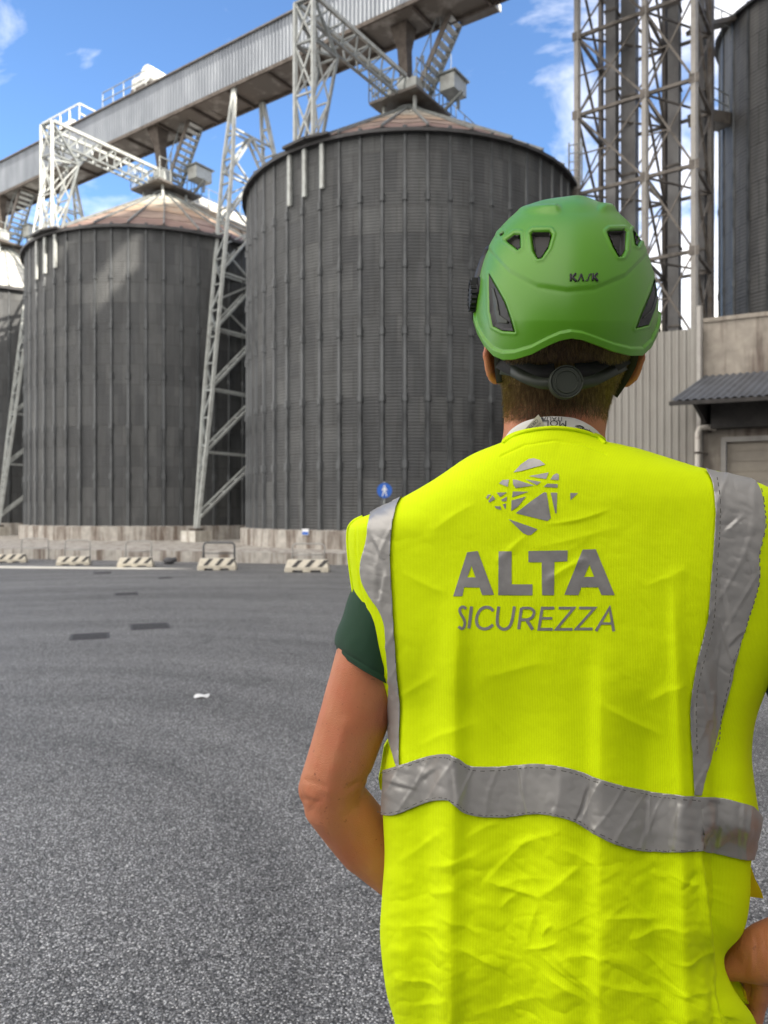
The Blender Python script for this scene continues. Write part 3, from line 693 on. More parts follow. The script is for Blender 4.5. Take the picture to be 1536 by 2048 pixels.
for (x0, x1, z, lab) in ((1213, 1236, 27.2, 'leftmost dark elevator duct inside the lattice tower'), (1243, 1276, 27.6, 'widest dark elevator duct, twin-faced, left of the middle tower leg'),
                         (1337, 1361, 26.9, 'dark elevator duct between the middle and right tower legs'), (1393, 1412, 27.3, 'dark elevator duct just right of the right tower leg')):
    a = W(x0, 0, z); c = W(x1, 0, z); wd = (c-a).length*.86; ctr = (a+c)/2
    e = empty('elevator_duct', (ctr.x, ctr.y, 0)); tag(e, lab, 'duct', 'vertical elevator ducts in the lattice tower')
    b = MB(); b.box((ctr.x, ctr.y, 13), (wd, .55, 26), math.atan2(UY, UX)*0-.55); b.build('casing', M['duct'], e)
    for k in range(9): b = MB(); b.box((ctr.x, ctr.y, 2.4+k*2.9), (wd+.08, .63, .07), -.55); b.build('flange', M['legd'], e)
# link conveyor between the tower and the tall silo
e = empty('link_bridge', GP(4, 30, 14)); tag(e, 'dark link bridge with railing joining the lattice tower to the tall slim silo', 'bridge')
b = MB(); A_ = W(1392, 0, 28.5); B_ = W(1450, 0, 29.6); A_.z = B_.z = 0
b.bar(A_+Z*16.7, B_+Z*17.1, .7, .45); b.build('deck', M['legd'], e)
b = MB(); rail(b, A_-Vector((0, .3, 0)), B_-Vector((0, .3, 0)), 17.1, .9, 3, .035); b.build('railing', M['galv'], e)
e = empty('spout_bridge', W(1420, 100, 28)); tag(e, 'small upper footbridge reaching the top rim of the tall slim silo', 'bridge')
b = MB(); b.bar(W(1385, 60, 28), W(1462, 42, 29), .6, .16); b.build('deck', M['galvdark'], e)
b = MB(); rail(b, W(1385, 60, 28)-Z*W(1385, 60, 28).z, W(1462, 42, 29)-Z*W(1462, 42, 29).z, 20.0, 1.0, 4, .035); b.build('railing', M['galv'], e)

# small pale shed far behind the tower
e = empty('far_silo', (15.5, 42, 0)); tag(e, 'pale far-off silo seen through the lattice tower beside the helmet', 'silo')
b = MB(); n = 40
for r_, z_ in ((.95, 0), (.95, 12.2)): b.v += [(x+15.4, y+42, z) for x, y, z in ring(r_, z_, n)]
for k in range(n): b.f.append((k, (k+1) % n, n+(k+1) % n, n+k))
b.build('wall', M['roofpale'], e, True)
b = MB(); b.v += [(x+15.4, y+42, z) for x, y, z in ring(1.1, 12.1, n)]; b.v.append((15.4, 42, 13)); b.f += [(k, (k+1) % n, n) for k in range(n)]
b.build('roof', M['galv'], e)

# ------------------------------------------------------------------ low building with canopy on the right
A0 = Vector((7.75, 18.0, 0)); dL = Vector((-.891, .454, 0)); dR = -dL; out = Vector((-.454, -.891, 0)); inn = -out
bd = empty('low_building', A0); tag(bd, 'low beige building with corrugated wall and stained concrete band behind the right shoulder', 'building')
def BP(t, o, z): return A0+dR*t+out*o+Z*z
b = MB(); corrug(b, BP(-4.6, 0, 0), BP(-.02, 0, 0), 0, 5.98, out, .17, .045)
b.frame(BP(-4.6, -.06, 0), dR, inn, Z, 4.58, .05, 5.9); b.build('cladding', M['clad'], bd)
b = MB(); b.frame(BP(-4.6, -.12, 5.9), dR, inn, Z, 4.6, 7, .08); b.frame(BP(-4.6, -.12, 0), inn, dR, Z, 7, .05, 5.9); b.build('roof', M['galvdark'], bd)
b = MB(); b.bar(BP(-.06, .07, 0), BP(-.06, .07, 6.5), .10, .10); b.build('corner_post', M['legp'], bd)
b = MB(); b.frame(BP(0, -.25, 4.3), dR, inn, Z, 12, 6.5, 1.86); b.build('concrete_band', M['concwall'], bd)
b = MB(); b.frame(BP(-.0, .0-.2, 6.16), dR, inn, Z, 12, .5, .10); b.build('coping', M['concwall'], bd)
# lower wall with door opening
DW0, DW1, DH = .42, 4.4, 3.22
b = MB(); b.frame(BP(0, -.28, 0), dR, inn, Z, DW0, .3, 4.298); b.frame(BP(DW1, -.28, 0), dR, inn, Z, 12-DW1, .3, 4.298); b.frame(BP(DW0, -.28, DH), dR, inn, Z, DW1-DW0, .3, 4.298-DH); b.build('wall', M['concwall'], bd)
dr = MB(); nsl = 13
for i in range(nsl):
    z = DH/nsl*i; dr.frame(BP(DW0+.1, -.40, z+.012), dR, inn, Z, DW1-DW0-.2, .05, DH/nsl-.024)
dr.frame(BP(DW0+.1, -.42, 0), dR, inn, Z, DW1-DW0-.2, .03, DH)
dro = dr.build('roller_door', M['door'], bd)
b = MB(); b.frame(BP(DW0-.02, -.26, 0), dR, out, Z, .11, .06, DH+.1); b.frame(BP(DW1-.09, -.26, 0), dR, out, Z, .11, .06, DH+.1); b.frame(BP(DW0+.09, -.26, DH-.02), dR, out, Z, DW1-DW0-.18, .05, .12); b.build('door_frame', M['legp'], bd)
b = MB(); b.frame(BP(.2, -.24, 3.5), dR, out, Z, 7, .5, .62); b.build('shutter_housing', M['under'], bd)
# canopy
cn = empty('entrance_canopy', BP(3, .5, 4.3)); tag(cn, 'blue-grey corrugated canopy roof over the roller door', 'canopy')
w0, w1 = BP(.02, -.18, 4.82), BP(9, -.18, 4.82); e0, e1 = W(1338, 803, 16.75), BP(9, 1.25, 4.05); e1.z = e0.z
m = 60; b = MB()
def cpt(i, v, lift=0):
    f = i/m; p = (w0+(w1-w0)*f)*(1-v)+(e0+(e1-e0)*f)*v; return p+Z*lift
mm = m*4
for v in (0, 1):
    for i in range(mm+1):
        q = i % 4; p = (w0+(w1-w0)*(i/mm))*(1-v)+(e0+(e1-e0)*(i/mm))*v; b.v.append(tuple(p+Z*(.035 if q in (1, 2) else 0)))
for i in range(mm): b.f.append((i, i+1, mm+1+i+1, mm+1+i))
b.build('roof_sheet', M['canopy'], cn)
b = MB(); b.bar(e0-Z*.05, e1-Z*.05, .07, .09); b.build('fascia', M['under'], cn)
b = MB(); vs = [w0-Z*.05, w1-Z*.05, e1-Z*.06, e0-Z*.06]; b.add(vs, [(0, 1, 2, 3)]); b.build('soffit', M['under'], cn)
for tt in (.12, 4.6):
    k0 = BP(tt, -.24, 4.72); b = MB(); kk = BP(tt-.32 if tt < 1 else tt, 1.0, 4.1)
    tri = [k0, kk, BP(tt, -.24, 3.45)]
    b.add([p for p in tri]+[p+dR*.08 for p in tri], [(0, 1, 2), (5, 4, 3), (0, 3, 4, 1), (1, 4, 5, 2), (2, 5, 3, 0)]); b.build('bracket', M['under'], cn)
dp = MB(); dp.tube([BP(.28, -.05, 3.52), BP(.12, .10, 3.55), BP(-.05, .22, 3.52), BP(-.09, .24, 3.40), BP(-.09, .24, 0)], .065, 14)
t = empty('downpipe', BP(-.09, .24, 0)); tag(t, 'pale rain downpipe with a bent top beside the roller door', 'downpipe')
dp.build('pipe', M['pipe'], t, True)
b = MB()
for z in (1.0, 2.9):
    b.tube([BP(-.09, .24, z), BP(-.09, .24, z+.05)], .075, 14)
    b.bar(BP(-.09, .24, z+.025), BP(.1, -.2, z+.025), .03)
b.build('pipe_clip', M['rustdark'], t)
# big unseen block added outside the frame on the right to throw the yard into shade
wh = empty('shade_block', (24, 0, 0)); tag(wh, 'added tall grey shade block standing outside the right edge of the picture', 'building')
b = MB(); b.frame((14.2, 12.5, 0), (1, 0, 0), (0, 1, 0), Z, 15, 11, 27.5); b.build('wall', M['blocker'], wh)  # lower step of the added shade block
b = MB(); b.frame((14.2, -34, 0), (1, 0, 0), (0, 1, 0), Z, 15, 46.4, 38); b.build('wall', M['blocker'], wh)  # higher step of the added shade block
PW = [(-34, 5.1, 38.0, 42.5), (5.1, 7.2, 40.0, 42.5), (7.2, 12.4, 38.0, 42.5), (5.1, 7.2, 38.0, 38.25)]  # added screen, its slot shapes the sun patch on the middle silo
b = MB()
for y0_, y1_, z0_, z1_ in PW: b.frame((14.2, y0_, z0_), (1, 0, 0), (0, 1, 0), Z, .25, y1_-y0_, z1_-z0_)
b.build('roof_screen_added', M['blocker'], wh)  # added slotted screen on the shade block

mass = empty('rear_sky_block', (0, -6, 0)); tag(mass, 'added long grey sky-blocking hall behind the photographer, outside the picture', 'building')  # unseen mass added to cut low sky light from behind the camera
b = MB(); b.frame((-22, -28, 0), (1, 0, 0), (0, 1, 0), Z, 36, 18.5, 6.2); b.build('wall', M['blocker'], mass)  # body of the added sky-blocking mass
b = MB(); b.frame((-22.4, -28.4, 6.2), (1, 0, 0), (0, 1, 0), Z, 36.5, 19.6, .25); b.build('roof', M['galvdark'], mass)  # top slab of the added sky-blocking mass
# ------------------------------------------------------------------ yard furniture
def build_barrier():
    t = empty('traffic_barrier', (0, 0, 0)); b = MB()
    prof = [(-.20, .05), (-.20, .12), (-.11, .30), (.11, .30), (.20, .12), (.20, .05)]
    h = .5; vs = []
    for x, inset in ((-h, 0), (h, 0)):
        for y, z in prof:
            dx = (z-.05)*.28; vs.append((x-math.copysign(dx, x), y, z))
    n = len(prof); b.add(vs, [tuple(range(n-1, -1, -1)), tuple(range(n, 2*n))]+[(i, (i+1) % n, n+(i+1) % n, n+i) for i in range(n)])
    for x in (-.40, 0, .40): b.frame((x-.09, -.20, 0), (1, 0, 0), (0, 1, 0), Z, .18, .4, .053)
    body = b.build('body', M['barrier'], t, world=False)
    mod = body.modifiers.new('bevel', 'BEVEL'); mod.width = .012; mod.segments = 2
    for k in range(3):
        b = MB(); x = -.34+.29*k
        # slanted dark stripe on the front slope
        def fp(xx, f): y = -.20+.09*f; z = .12+.18*f; return (xx, y-.004, z+.003)
        vs = [fp(x, .05), fp(x+.11, .05), fp(x+.25, .97), fp(x+.14, .97)]
        b.add([(*v,) for v in vs]+[(v[0], v[1]+.006, v[2]-.006) for v in vs], [(0, 1, 2, 3), (7, 6, 5, 4), (0, 4, 5, 1), (1, 5, 6, 2), (2, 6, 7, 3), (3, 7, 4, 0)])
        b.build('stripe', M['stripe'], t, world=False)
    return t
bar = [(22, 22.0, .9, .25), (148, 20.9, .9, .2), (272, 20.2, .95, .15), (435, 19.2, 1.0, .1), (615, 18.6, 1.12, 0)]
names = ['leftmost striped concrete barrier, at the left frame edge', 'second striped concrete barrier from the left', 'third striped concrete barrier from the left, middle of the row',
         'striped concrete barrier in front of the footing of the lattice trestle', 'striped concrete barrier nearest the person, in front of the nearest silo']
bp0 = build_barrier()
for i, (px, z, sc, rz) in enumerate(bar):
    o = bp0 if i == 0 else copy_tree(bp0)
    x, y = Pg(px, z); o.location = (x, y, 0); o.rotation_euler = (0, 0, rz); o.scale = (sc*1.0, sc, sc*(.9 if i != 3 else 1.0))
    tag(o, names[i], 'barrier', 'striped barriers in a row before the silos')
M['hoop'] = mat('grey_steel_hoop', (.14, .145, .15), .5, .3)
M['hooppale'] = mat('pale_steel_hoop', (.40, .39, .37), .6, .1)
hn = [(70, 23.4, .85, 'thin steel hoop guard behind the leftmost barrier'), (155, 22.2, .75, 'thin steel hoop guard behind the second barrier from the left'), (277, 21.4, .75, 'thin steel hoop guard behind the third barrier from the left'),
      (438, 20.3, .85, 'dark steel hoop guard in front of the gap between two silos'), (617, 19.6, .85, 'thin steel hoop guard behind the barrier nearest the person')]
for px, z, wd, lab in hn:
    x, y = Pg(px, z); e = empty('hoop_guard', (x, y, 0)); tag(e, lab, 'hoop guard', 'steel hoop guards behind the barriers')
    HM = M['hoop'] if px == 438 else M['hooppale']; tr_ = .027 if px == 438 else .018
    h = .66; r_ = .1; pts = [Vector((-wd/2, 0, 0)), Vector((-wd/2, 0, h-r_))]
    for a in (22, 45, 68): pts.append(Vector((-wd/2+r_-r_*math.cos(R(a)), 0, h-r_+r_*math.sin(R(a)))))
    pts.append(Vector((-wd/2+r_, 0, h))); pts += [Vector((-p.x, 0, p.z)) for p in reversed(pts)]
    b = MB(); b.tube([p+Vector((x, y, 0)) for p in pts], tr_, 10); b.build('hoop_tube', HM, e, True)
    b = MB(); b.tube([(x-wd/2, y, h*.55), (x+wd/2, y, h*.55)], .014, 8); b.build('cross_rail', HM, e, True)
    for sx in (-1, 1):
        b = MB(); b.box((x+sx*wd/2, y, .006), (.14, .14, .012)); b.build('foot_plate', M['hoop'], e)
# pedestrian sign
c = W(769, 981, 20.6); e = empty('footpath_sign', (c.x, c.y, 0)); tag(e, 'round blue sign with a white walking figure on a post before the nearest silo', 'sign')
b = MB(); b.tube([c+Vector((0, -.012, 0)), c+Vector((0, .012, 0))], .21, 36); b.build('disc', M['blue'], e)
b = MB(); f = .0; y = c.y-.016
def flat(mb, pts, y0, th=.004):
    n = len(pts); mb.add([(p[0], y0-th, p[1]) for p in pts]+[(p[0], y0, p[1]) for p in pts], [tuple(range(n))]+[(i, n+i, n+(i+1) % n, (i+1) % n) for i in range(n)])
cx, cz = c.x, c.z
flat(b, [(cx+.028*math.cos(R(a)), cz+.125+.028*math.sin(R(a))) for a in range(0, 360, 30)], y)
flat(b, [(cx-.04, cz+.09), (cx-.035, cz-.02), (cx+.035, cz-.02), (cx+.045, cz+.09)], y)
flat(b, [(cx-.04, cz+.088), (cx-.085, cz+.0), (cx-.068, cz-.01), (cx-.034, cz+.05)], y)
flat(b, [(cx+.04, cz+.088), (cx+.085, cz+.0), (cx+.068, cz-.01), (cx+.034, cz+.05)], y)
flat(b, [(cx-.035, cz-.022), (cx-.075, cz-.16), (cx-.045, cz-.16), (cx+.0, cz-.022)], y)
flat(b, [(cx+.035, cz-.022), (cx+.075, cz-.16), (cx+.045, cz-.16), (cx+.002, cz-.022)], y)
b.build('walking_figure', M['signwhite'], e)
b = MB(); b.tube([(c.x, c.y+.05, 0), (c.x, c.y+.05, c.z+.25)], .03, 12); b.build('post', M['galv'], e, True)
# notice plate on the plinth
p = rim_pt(611, r=6.62); q = (p-S2); ang = math.atan2(q.y, q.x)
e = empty('notice_plate', (p.x, p.y, .8)); tag(e, 'small white and blue notice plate on the concrete base of the nearest silo', 'sign')
b = MB(); b.box((p.x, p.y, .86), (.02, .26, .20), ang); b.build('plate', M['signwhite'], e)
b = MB(); b.box((p.x+.0*1+math.cos(ang)*.012, p.y+math.sin(ang)*.012, .82), (.01, .24, .09), ang); b.build('blue_panel', M['blue'], e)
# drain covers and litter
for px, py, wpx, lab in ((180, 1273, 86, 'dark square drain cover in the yard, nearest to the camera on the left'), (300, 1253, 88, 'dark square drain cover just right of and beyond the nearest one'),
                      (253, 1188, 52, 'small dark drain cover farther out in the yard'), (205, 1146, 40, 'faint flat drain cover near the pale sunlit strip'), (330, 1156, 30, 'faintest small drain cover, right end of the pale sunlit strip')):
    z = CAMZ*F/(py-1024); x = (px-768)/F*z; sz = wpx/F*z*.80
    e = empty('drain_cover', (x, z, 0)); tag(e, lab, 'drain cover', 'drain covers in the asphalt')
    rz = .35
    b = MB(); 
    m3 = Matrix.Rotation(rz, 3, 'Z')
    for a_, c_, d_ in (((0, -sz/2, .004), (sz, .03, .006), 0), ((0, sz/2, .004), (sz, .03, .006), 0), ((-sz/2, 0, .004), (.03, sz-.03, .006), 0), ((sz/2, 0, .004), (.03, sz-.03, .006), 0)):
        b.box(m3 @ Vector(a_)+Vector((x, z, 0)), c_, rz)
    b.build('frame', M['iron'], e)
    b = MB(); nb = 9
    for k in range(nb):
        yy = -sz/2+.03+(sz-.06)*(k+.5)/nb; b.box(m3 @ Vector((0, yy, .0035))+Vector((x, z, 0)), (sz-.03, (sz-.06)/nb*.55, .005), rz)
    b.build('grate', M['iron'], e)
    b = MB(); b.box((x, z, .0012), (sz-.02, sz-.02, .0016), rz); b.build('pit', M['iron'], e)
z = CAMZ*F/(1394-1024); x = (407-768)/F*z
lit = []; rr = [(0, .055, .018), (0, .03, .024), (0, -.02, .026), (0, -.055, .012)]
b = MB(); n = 18; b.v.append((x, z, .016))
for ring_ in (.5, 1):
    for k in range(n):
        a = 2*math.pi*k/n; rx = .062*ring_*(1-.25*math.cos(a)); ry = .035*ring_*(1+.3*math.cos(2*a)); b.v.append((x+rx*math.cos(a), z+ry*math.sin(a)*2.2, .004+.012*(1-ring_)+.006*math.sin(3*a)*ring_+.006))
b.f += [(0, 1+k, 1+(k+1) % n) for k in range(n)]+[(1+k, 1+n+k, 1+n+(k+1) % n, 1+(k+1) % n) for k in range(n)]
o = b.build('paper_scrap', M['paper'], None, True); tag(o, 'small white crumpled scrap lying on the asphalt', 'litter')
o = MB(); zz = CAMZ*F/(1128-1024); xx = (338-768)/F*zz
o.sphere((xx, zz, .09), .16, (1.1, .8, .65), 14, 8); o.sphere((xx+.14, zz+.05, .12), .08, (1, 1, 1), 10, 6)
tag(o.build('stone', M['iron'], None, True), 'small dark lump on the asphalt before the silo platform', 'stone')
# ================================================================== PERSON
def hsh(ix, iy, seed):
    n = (ix.astype(np.int64)*374761393 + iy.astype(np.int64)*668265263 + seed*69069) & 0x7fffffff
    n = ((n ^ (n >> 13))*1274126177) & 0x7fffffff
    return ((n ^ (n >> 16)) & 0xffff)/65535.0
def vnoise(x, y, seed=0):
    ix = np.floor(x); iy = np.floor(y); fx = x-ix; fy = y-iy; fx = fx*fx*fx*(fx*(fx*6-15)+10); fy = fy*fy*fy*(fy*(fy*6-15)+10)
    a = hsh(ix, iy, seed); b = hsh(ix+1, iy, seed); c = hsh(ix, iy+1, seed); d = hsh(ix+1, iy+1, seed)
    return (a*(1-fx)+b*fx)*(1-fy)+(c*(1-fx)+d*fx)*fy
def fbm(x, y, seed=0, o=4):
    r = 0; a = .5
    for i in range(o): r = r+a*vnoise(x*2**i, y*2**i, seed+i*17); a *= .5
    return r
def sstep(a, b, x):
    t = np.clip((x-a)/(b-a), 0, 1); return t*t*(3-2*t)
def cr_interp(rows, n):        # Catmull-Rom over rows (columns = parameters), arc-spaced by index
    A = np.array(rows, float); m = len(A); out = []
    for t in np.linspace(0, m-1, n):
        i = min(int(t), m-2); f = t-i
        p0 = A[max(i-1, 0)]; p1 = A[i]; p2 = A[i+1]; p3 = A[min(i+2, m-1)]
        out.append(.5*((2*p1)+(-p0+p2)*f+(2*p0-5*p1+4*p2-p3)*f*f+(-p0+3*p1-3*p2+p3)*f**3))
    return np.array(out)
def loft(rows, nr, nb, nf, e=.8):
    """rows: Lx,Ly,Rx,Ry,Cy,dl,dr,hb,hf -> grid (nr, nb+nf, 3) plus px,py grids"""
    A = cr_interp(rows, nr); th = np.concatenate([np.linspace(0, np.pi, nb, endpoint=False), np.linspace(np.pi, 2*np.pi, nf, endpoint=False)])
    s = (1-np.cos(th))/2; sn = np.abs(np.sin(th)); back = (th < np.pi)
    PX = A[:, 0:1]+(A[:, 2:3]-A[:, 0:1])*s[None]
    PY = A[:, 1:2]+(A[:, 3:4]-A[:, 1:2])*s[None]+(A[:, 4:5]-(A[:, 1:2]+A[:, 3:4])/2)*sn[None]*np.where(back, 1, .6)[None]
    D = A[:, 5:6]+(A[:, 6:7]-A[:, 5:6])*s[None]+np.where(back[None], -A[:, 7:8]*(sn[None]**e), A[:, 8:9]*(sn[None]**e))
    return PX, PY, D
def unproj(PX, PY, D): return np.stack([(PX-768)/F*D, D, CAMZ+(1024-PY)/F*D], -1)
def grid_faces(nr, nc, close=True):
    f = []
    for i in range(nr-1):
        for k in range(nc if close else nc-1):
            k2 = (k+1) % nc; f.append((i*nc+k, (i+1)*nc+k, (i+1)*nc+k2, i*nc+k2))
    return f
def grid_normals(G):
    du = np.roll(G, -1, 1)-np.roll(G, 1, 1); dv = np.zeros_like(G); dv[1:-1] = G[2:]-G[:-2]; dv[0] = G[1]-G[0]; dv[-1] = G[-1]-G[-2]
    n = np.cross(dv, du); n /= (np.linalg.norm(n, axis=-1, keepdims=True)+1e-12); return n

# ---- materials
def skin_mat():
    m = mat('tanned_skin', (.46, .215, .125), .48, 0); t = m.node_tree; b = t.nodes['Principled BSDF']; tc = N(t, 'ShaderNodeTexCoord')
    n = N(t, 'ShaderNodeTexNoise'); n.inputs['Scale'].default_value = 14; n.inputs['Detail'].default_value = 8; t.links.new(tc.outputs['Object'], n.inputs['Vector'])
    c = N(t, 'ShaderNodeValToRGB'); e = c.color_ramp.elements; e[0].position = .3; e[0].color = (.48, .165, .072, 1); e[1].position = .72; e[1].color = (.58, .235, .118, 1)
    t.links.new(n.outputs['Fac'], c.inputs[0]); t.links.new(c.outputs[0], b.inputs['Base Color'])
    sp = N(t, 'ShaderNodeTexNoise'); sp.inputs['Scale'].default_value = 160; sp.inputs['Detail'].default_value = 3; t.links.new(tc.outputs['Object'], sp.inputs['Vector'])
    ms_ = N(t, 'ShaderNodeMapRange'); ms_.inputs['From Min'].default_value = .66; ms_.inputs['From Max'].default_value = .74; t.links.new(sp.outputs['Fac'], ms_.inputs['Value'])
    lo = N(t, 'ShaderNodeTexNoise'); lo.inputs['Scale'].default_value = 34; lo.inputs['Detail'].default_value = 5; t.links.new(tc.outputs['Object'], lo.inputs['Vector'])
    ml_ = N(t, 'ShaderNodeMapRange'); ml_.inputs['From Min'].default_value = .4; ml_.inputs['From Max'].default_value = .7; ml_.inputs['To Max'].default_value = .45; t.links.new(lo.outputs['Fac'], ml_.inputs['Value'])
    xa = N(t, 'ShaderNodeMix', data_type='RGBA'); xa.inputs['B'].default_value = (.56, .16, .085, 1); t.links.new(c.outputs[0], xa.inputs['A']); t.links.new(ml_.outputs[0], xa.inputs['Factor'])
    xb = N(t, 'ShaderNodeMix', data_type='RGBA'); xb.inputs['B'].default_value = (.30, .10, .05, 1); t.links.new(xa.outputs['Result'], xb.inputs['A']); t.links.new(ms_.outputs[0], xb.inputs['Factor']); t.links.new(xb.outputs['Result'], b.inputs['Base Color'])
    b.inputs['Subsurface Weight'].default_value = .12; b.inputs['Subsurface Radius'].default_value = (.02, .008, .004); b.inputs['Subsurface Scale'].default_value = .5
    v = N(t, 'ShaderNodeTexVoronoi'); v.inputs['Scale'].default_value = 700; t.links.new(tc.outputs['Object'], v.inputs['Vector'])
    bp = N(t, 'ShaderNodeBump'); bp.inputs['Strength'].default_value = .45; bp.inputs['Distance'].default_value = .0008; t.links.new(v.outputs['Distance'], bp.inputs['Height']); t.links.new(bp.outputs[0], b.inputs['Normal'])
    return m
M['skin'] = skin_mat()
def knit(name, col, rough, freq, dist, sheen=.3, col2=None):
    m = mat(name, col, rough, 0); t = m.node_tree; b = t.nodes['Principled BSDF']; tc = N(t, 'ShaderNodeTexCoord'); s = N(t, 'ShaderNodeSeparateXYZ'); t.links.new(tc.outputs['Object'], s.inputs[0])
    wx = mathn(t, 'SINE', mathn(t, 'MULTIPLY', s.outputs['X'], freq)); wz = mathn(t, 'SINE', mathn(t, 'MULTIPLY', s.outputs['Z'], freq*1.3))
    n = N(t, 'ShaderNodeTexNoise'); n.inputs['Scale'].default_value = 500; t.links.new(tc.outputs['Object'], n.inputs['Vector'])
    h = mathn(t, 'ADD', mathn(t, 'ADD', wx, mathn(t, 'MULTIPLY', wz, .35)), mathn(t, 'MULTIPLY', n.outputs['Fac'], 1.4))
    bp = N(t, 'ShaderNodeBump'); bp.inputs['Strength'].default_value = .3; bp.inputs['Distance'].default_value = dist; t.links.new(h, bp.inputs['Height']); t.links.new(bp.outputs[0], b.inputs['Normal'])
    if col2:
        mr = N(t, 'ShaderNodeMapRange'); mr.inputs['From Min'].default_value = -1.2; mr.inputs['From Max'].default_value = 1.8; t.links.new(h, mr.inputs['Value'])
        x = N(t, 'ShaderNodeMix', data_type='RGBA'); x.inputs['A'].default_value = (*col2, 1); x.inputs['B'].default_value = (*col, 1)
        t.links.new(mr.outputs[0], x.inputs['Factor']); t.links.new(x.outputs['Result'], b.inputs['Base Color'])
    b.inputs['Sheen Weight'].default_value = sheen
    return m
M['vest'] = knit('fluorescent_yellow_polyester', (.74, .93, .0), .75, 2*math.pi/.0016, .0004, 0, (.62, .78, .0))
M['vest'].node_tree.nodes['Principled BSDF'].inputs['Sheen Weight'].default_value = .0
M['vest'].node_tree.nodes['Principled BSDF'].inputs['Specular IOR Level'].default_value = .15
M['vestin'] = mat('yellow_edge_binding', (.72, .90, .0), .7, 0, bump=(700, .3, .0005), spec=.2)
M['tee'] = knit('dark_green_cotton', (.009, .045, .02), .9, 2*math.pi/.0012, .0003, .05)
M['trouser'] = mat('dark_trouser_cloth', (.03, .034, .045), .9, 0, bump=(300, .4, .001))
def tape_mat():
    m = mat('silver_reflective_tape', (.33, .32, .30), .36, .4); t = m.node_tree; b = t.nodes['Principled BSDF']; tc = N(t, 'ShaderNodeTexCoord')
    n = N(t, 'ShaderNodeTexNoise'); n.inputs['Scale'].default_value = 22; n.inputs['Detail'].default_value = 6; t.links.new(tc.outputs['Object'], n.inputs['Vector'])
    bp = N(t, 'ShaderNodeBump'); bp.inputs['Strength'].default_value = .14; bp.inputs['Distance'].default_value = .003; t.links.new(n.outputs['Fac'], bp.inputs['Height']); t.links.new(bp.outputs[0], b.inputs['Normal'])
    c = N(t, 'ShaderNodeValToRGB'); e = c.color_ramp.elements; e[0].position = .3; e[0].color = (.36, .348, .33, 1); e[1].position = .7; e[1].color = (.42, .405, .385, 1)
    t.links.new(n.outputs['Fac'], c.inputs[0]); t.links.new(c.outputs[0], b.inputs['Base Color'])
    return m
M['tape'] = tape_mat()
M['logo'] = mat('silver_transfer_print', (.36, .345, .33), .38, .45, bump=(60, .2, .002), var=(60, (.28, .27, .26), .4, .7))
M['stitch'] = mat('dark_stitching', (.09, .085, .08), .8, 0)
def helmet_mat():
    m = mat('satin_green_shell', (.105, .42, .055), .36, 0); t = m.node_tree; b = t.nodes['Principled BSDF']; tc = N(t, 'ShaderNodeTexCoord')
    n = N(t, 'ShaderNodeTexNoise'); n.inputs['Scale'].default_value = 70; n.inputs['Detail'].default_value = 10; n.inputs['Roughness'].default_value = .8; t.links.new(tc.outputs['Object'], n.inputs['Vector'])
    c = N(t, 'ShaderNodeMapRange'); c.inputs['From Min'].default_value = .66; c.inputs['From Max'].default_value = .74; t.links.new(n.outputs['Fac'], c.inputs['Value'])
    x = N(t, 'ShaderNodeMix', data_type='RGBA'); x.inputs['A'].default_value = (.092, .285, .010, 1); x.inputs['B'].default_value = (.14, .36, .045, 1); t.links.new(c.outputs[0], x.inputs['Factor']); t.links.new(x.outputs['Result'], b.inputs['Base Color'])
    n2 = N(t, 'ShaderNodeTexNoise'); n2.inputs['Scale'].default_value = 900; t.links.new(tc.outputs['Object'], n2.inputs['Vector'])
    bp = N(t, 'ShaderNodeBump'); bp.inputs['Strength'].default_value = .12; bp.inputs['Distance'].default_value = .0004; t.links.new(n2.outputs['Fac'], bp.inputs['Height']); t.links.new(bp.outputs[0], b.inputs['Normal'])
    n3 = N(t, 'ShaderNodeTexNoise'); n3.inputs['Scale'].default_value = 9; n3.inputs['Detail'].default_value = 6; t.links.new(tc.outputs['Object'], n3.inputs['Vector'])
    r_ = N(t, 'ShaderNodeMapRange'); r_.inputs['To Min'].default_value = .22; r_.inputs['To Max'].default_value = .42; t.links.new(n3.outputs['Fac'], r_.inputs['Value']); t.links.new(r_.outputs[0], b.inputs['Roughness'])
    return m
M['helmet'] = helmet_mat()
M['hair'] = mat('brown_hair', (.11, .06, .026), .5, 0, var=(1, (.36, .225, .10), .45, .70, 3, (420, 420, 60)))
M['lany'] = mat('white_lanyard_fabric', (.72, .70, .66), .7, 0, bump=(600, .3, .0004))
M['tag'] = mat('cream_garment_label', (.74, .70, .60), .8, 0)

# ---- body: overlapping closed pieces united by a voxel remesh into ONE continuous surface
HD = .90
body = MB()
def add_grid(mb, G, capz=True):
    nr, nc, _ = G.shape; b0 = len(mb.v); mb.v += [tuple(v) for v in G.reshape(-1, 3)]
    mb.f += [tuple(i+b0 for i in f) for f in grid_faces(nr, nc)]
    mb.f.append(tuple(b0+k for k in range(nc))); mb.f.append(tuple(b0+(nr-1)*nc+k for k in reversed(range(nc))))
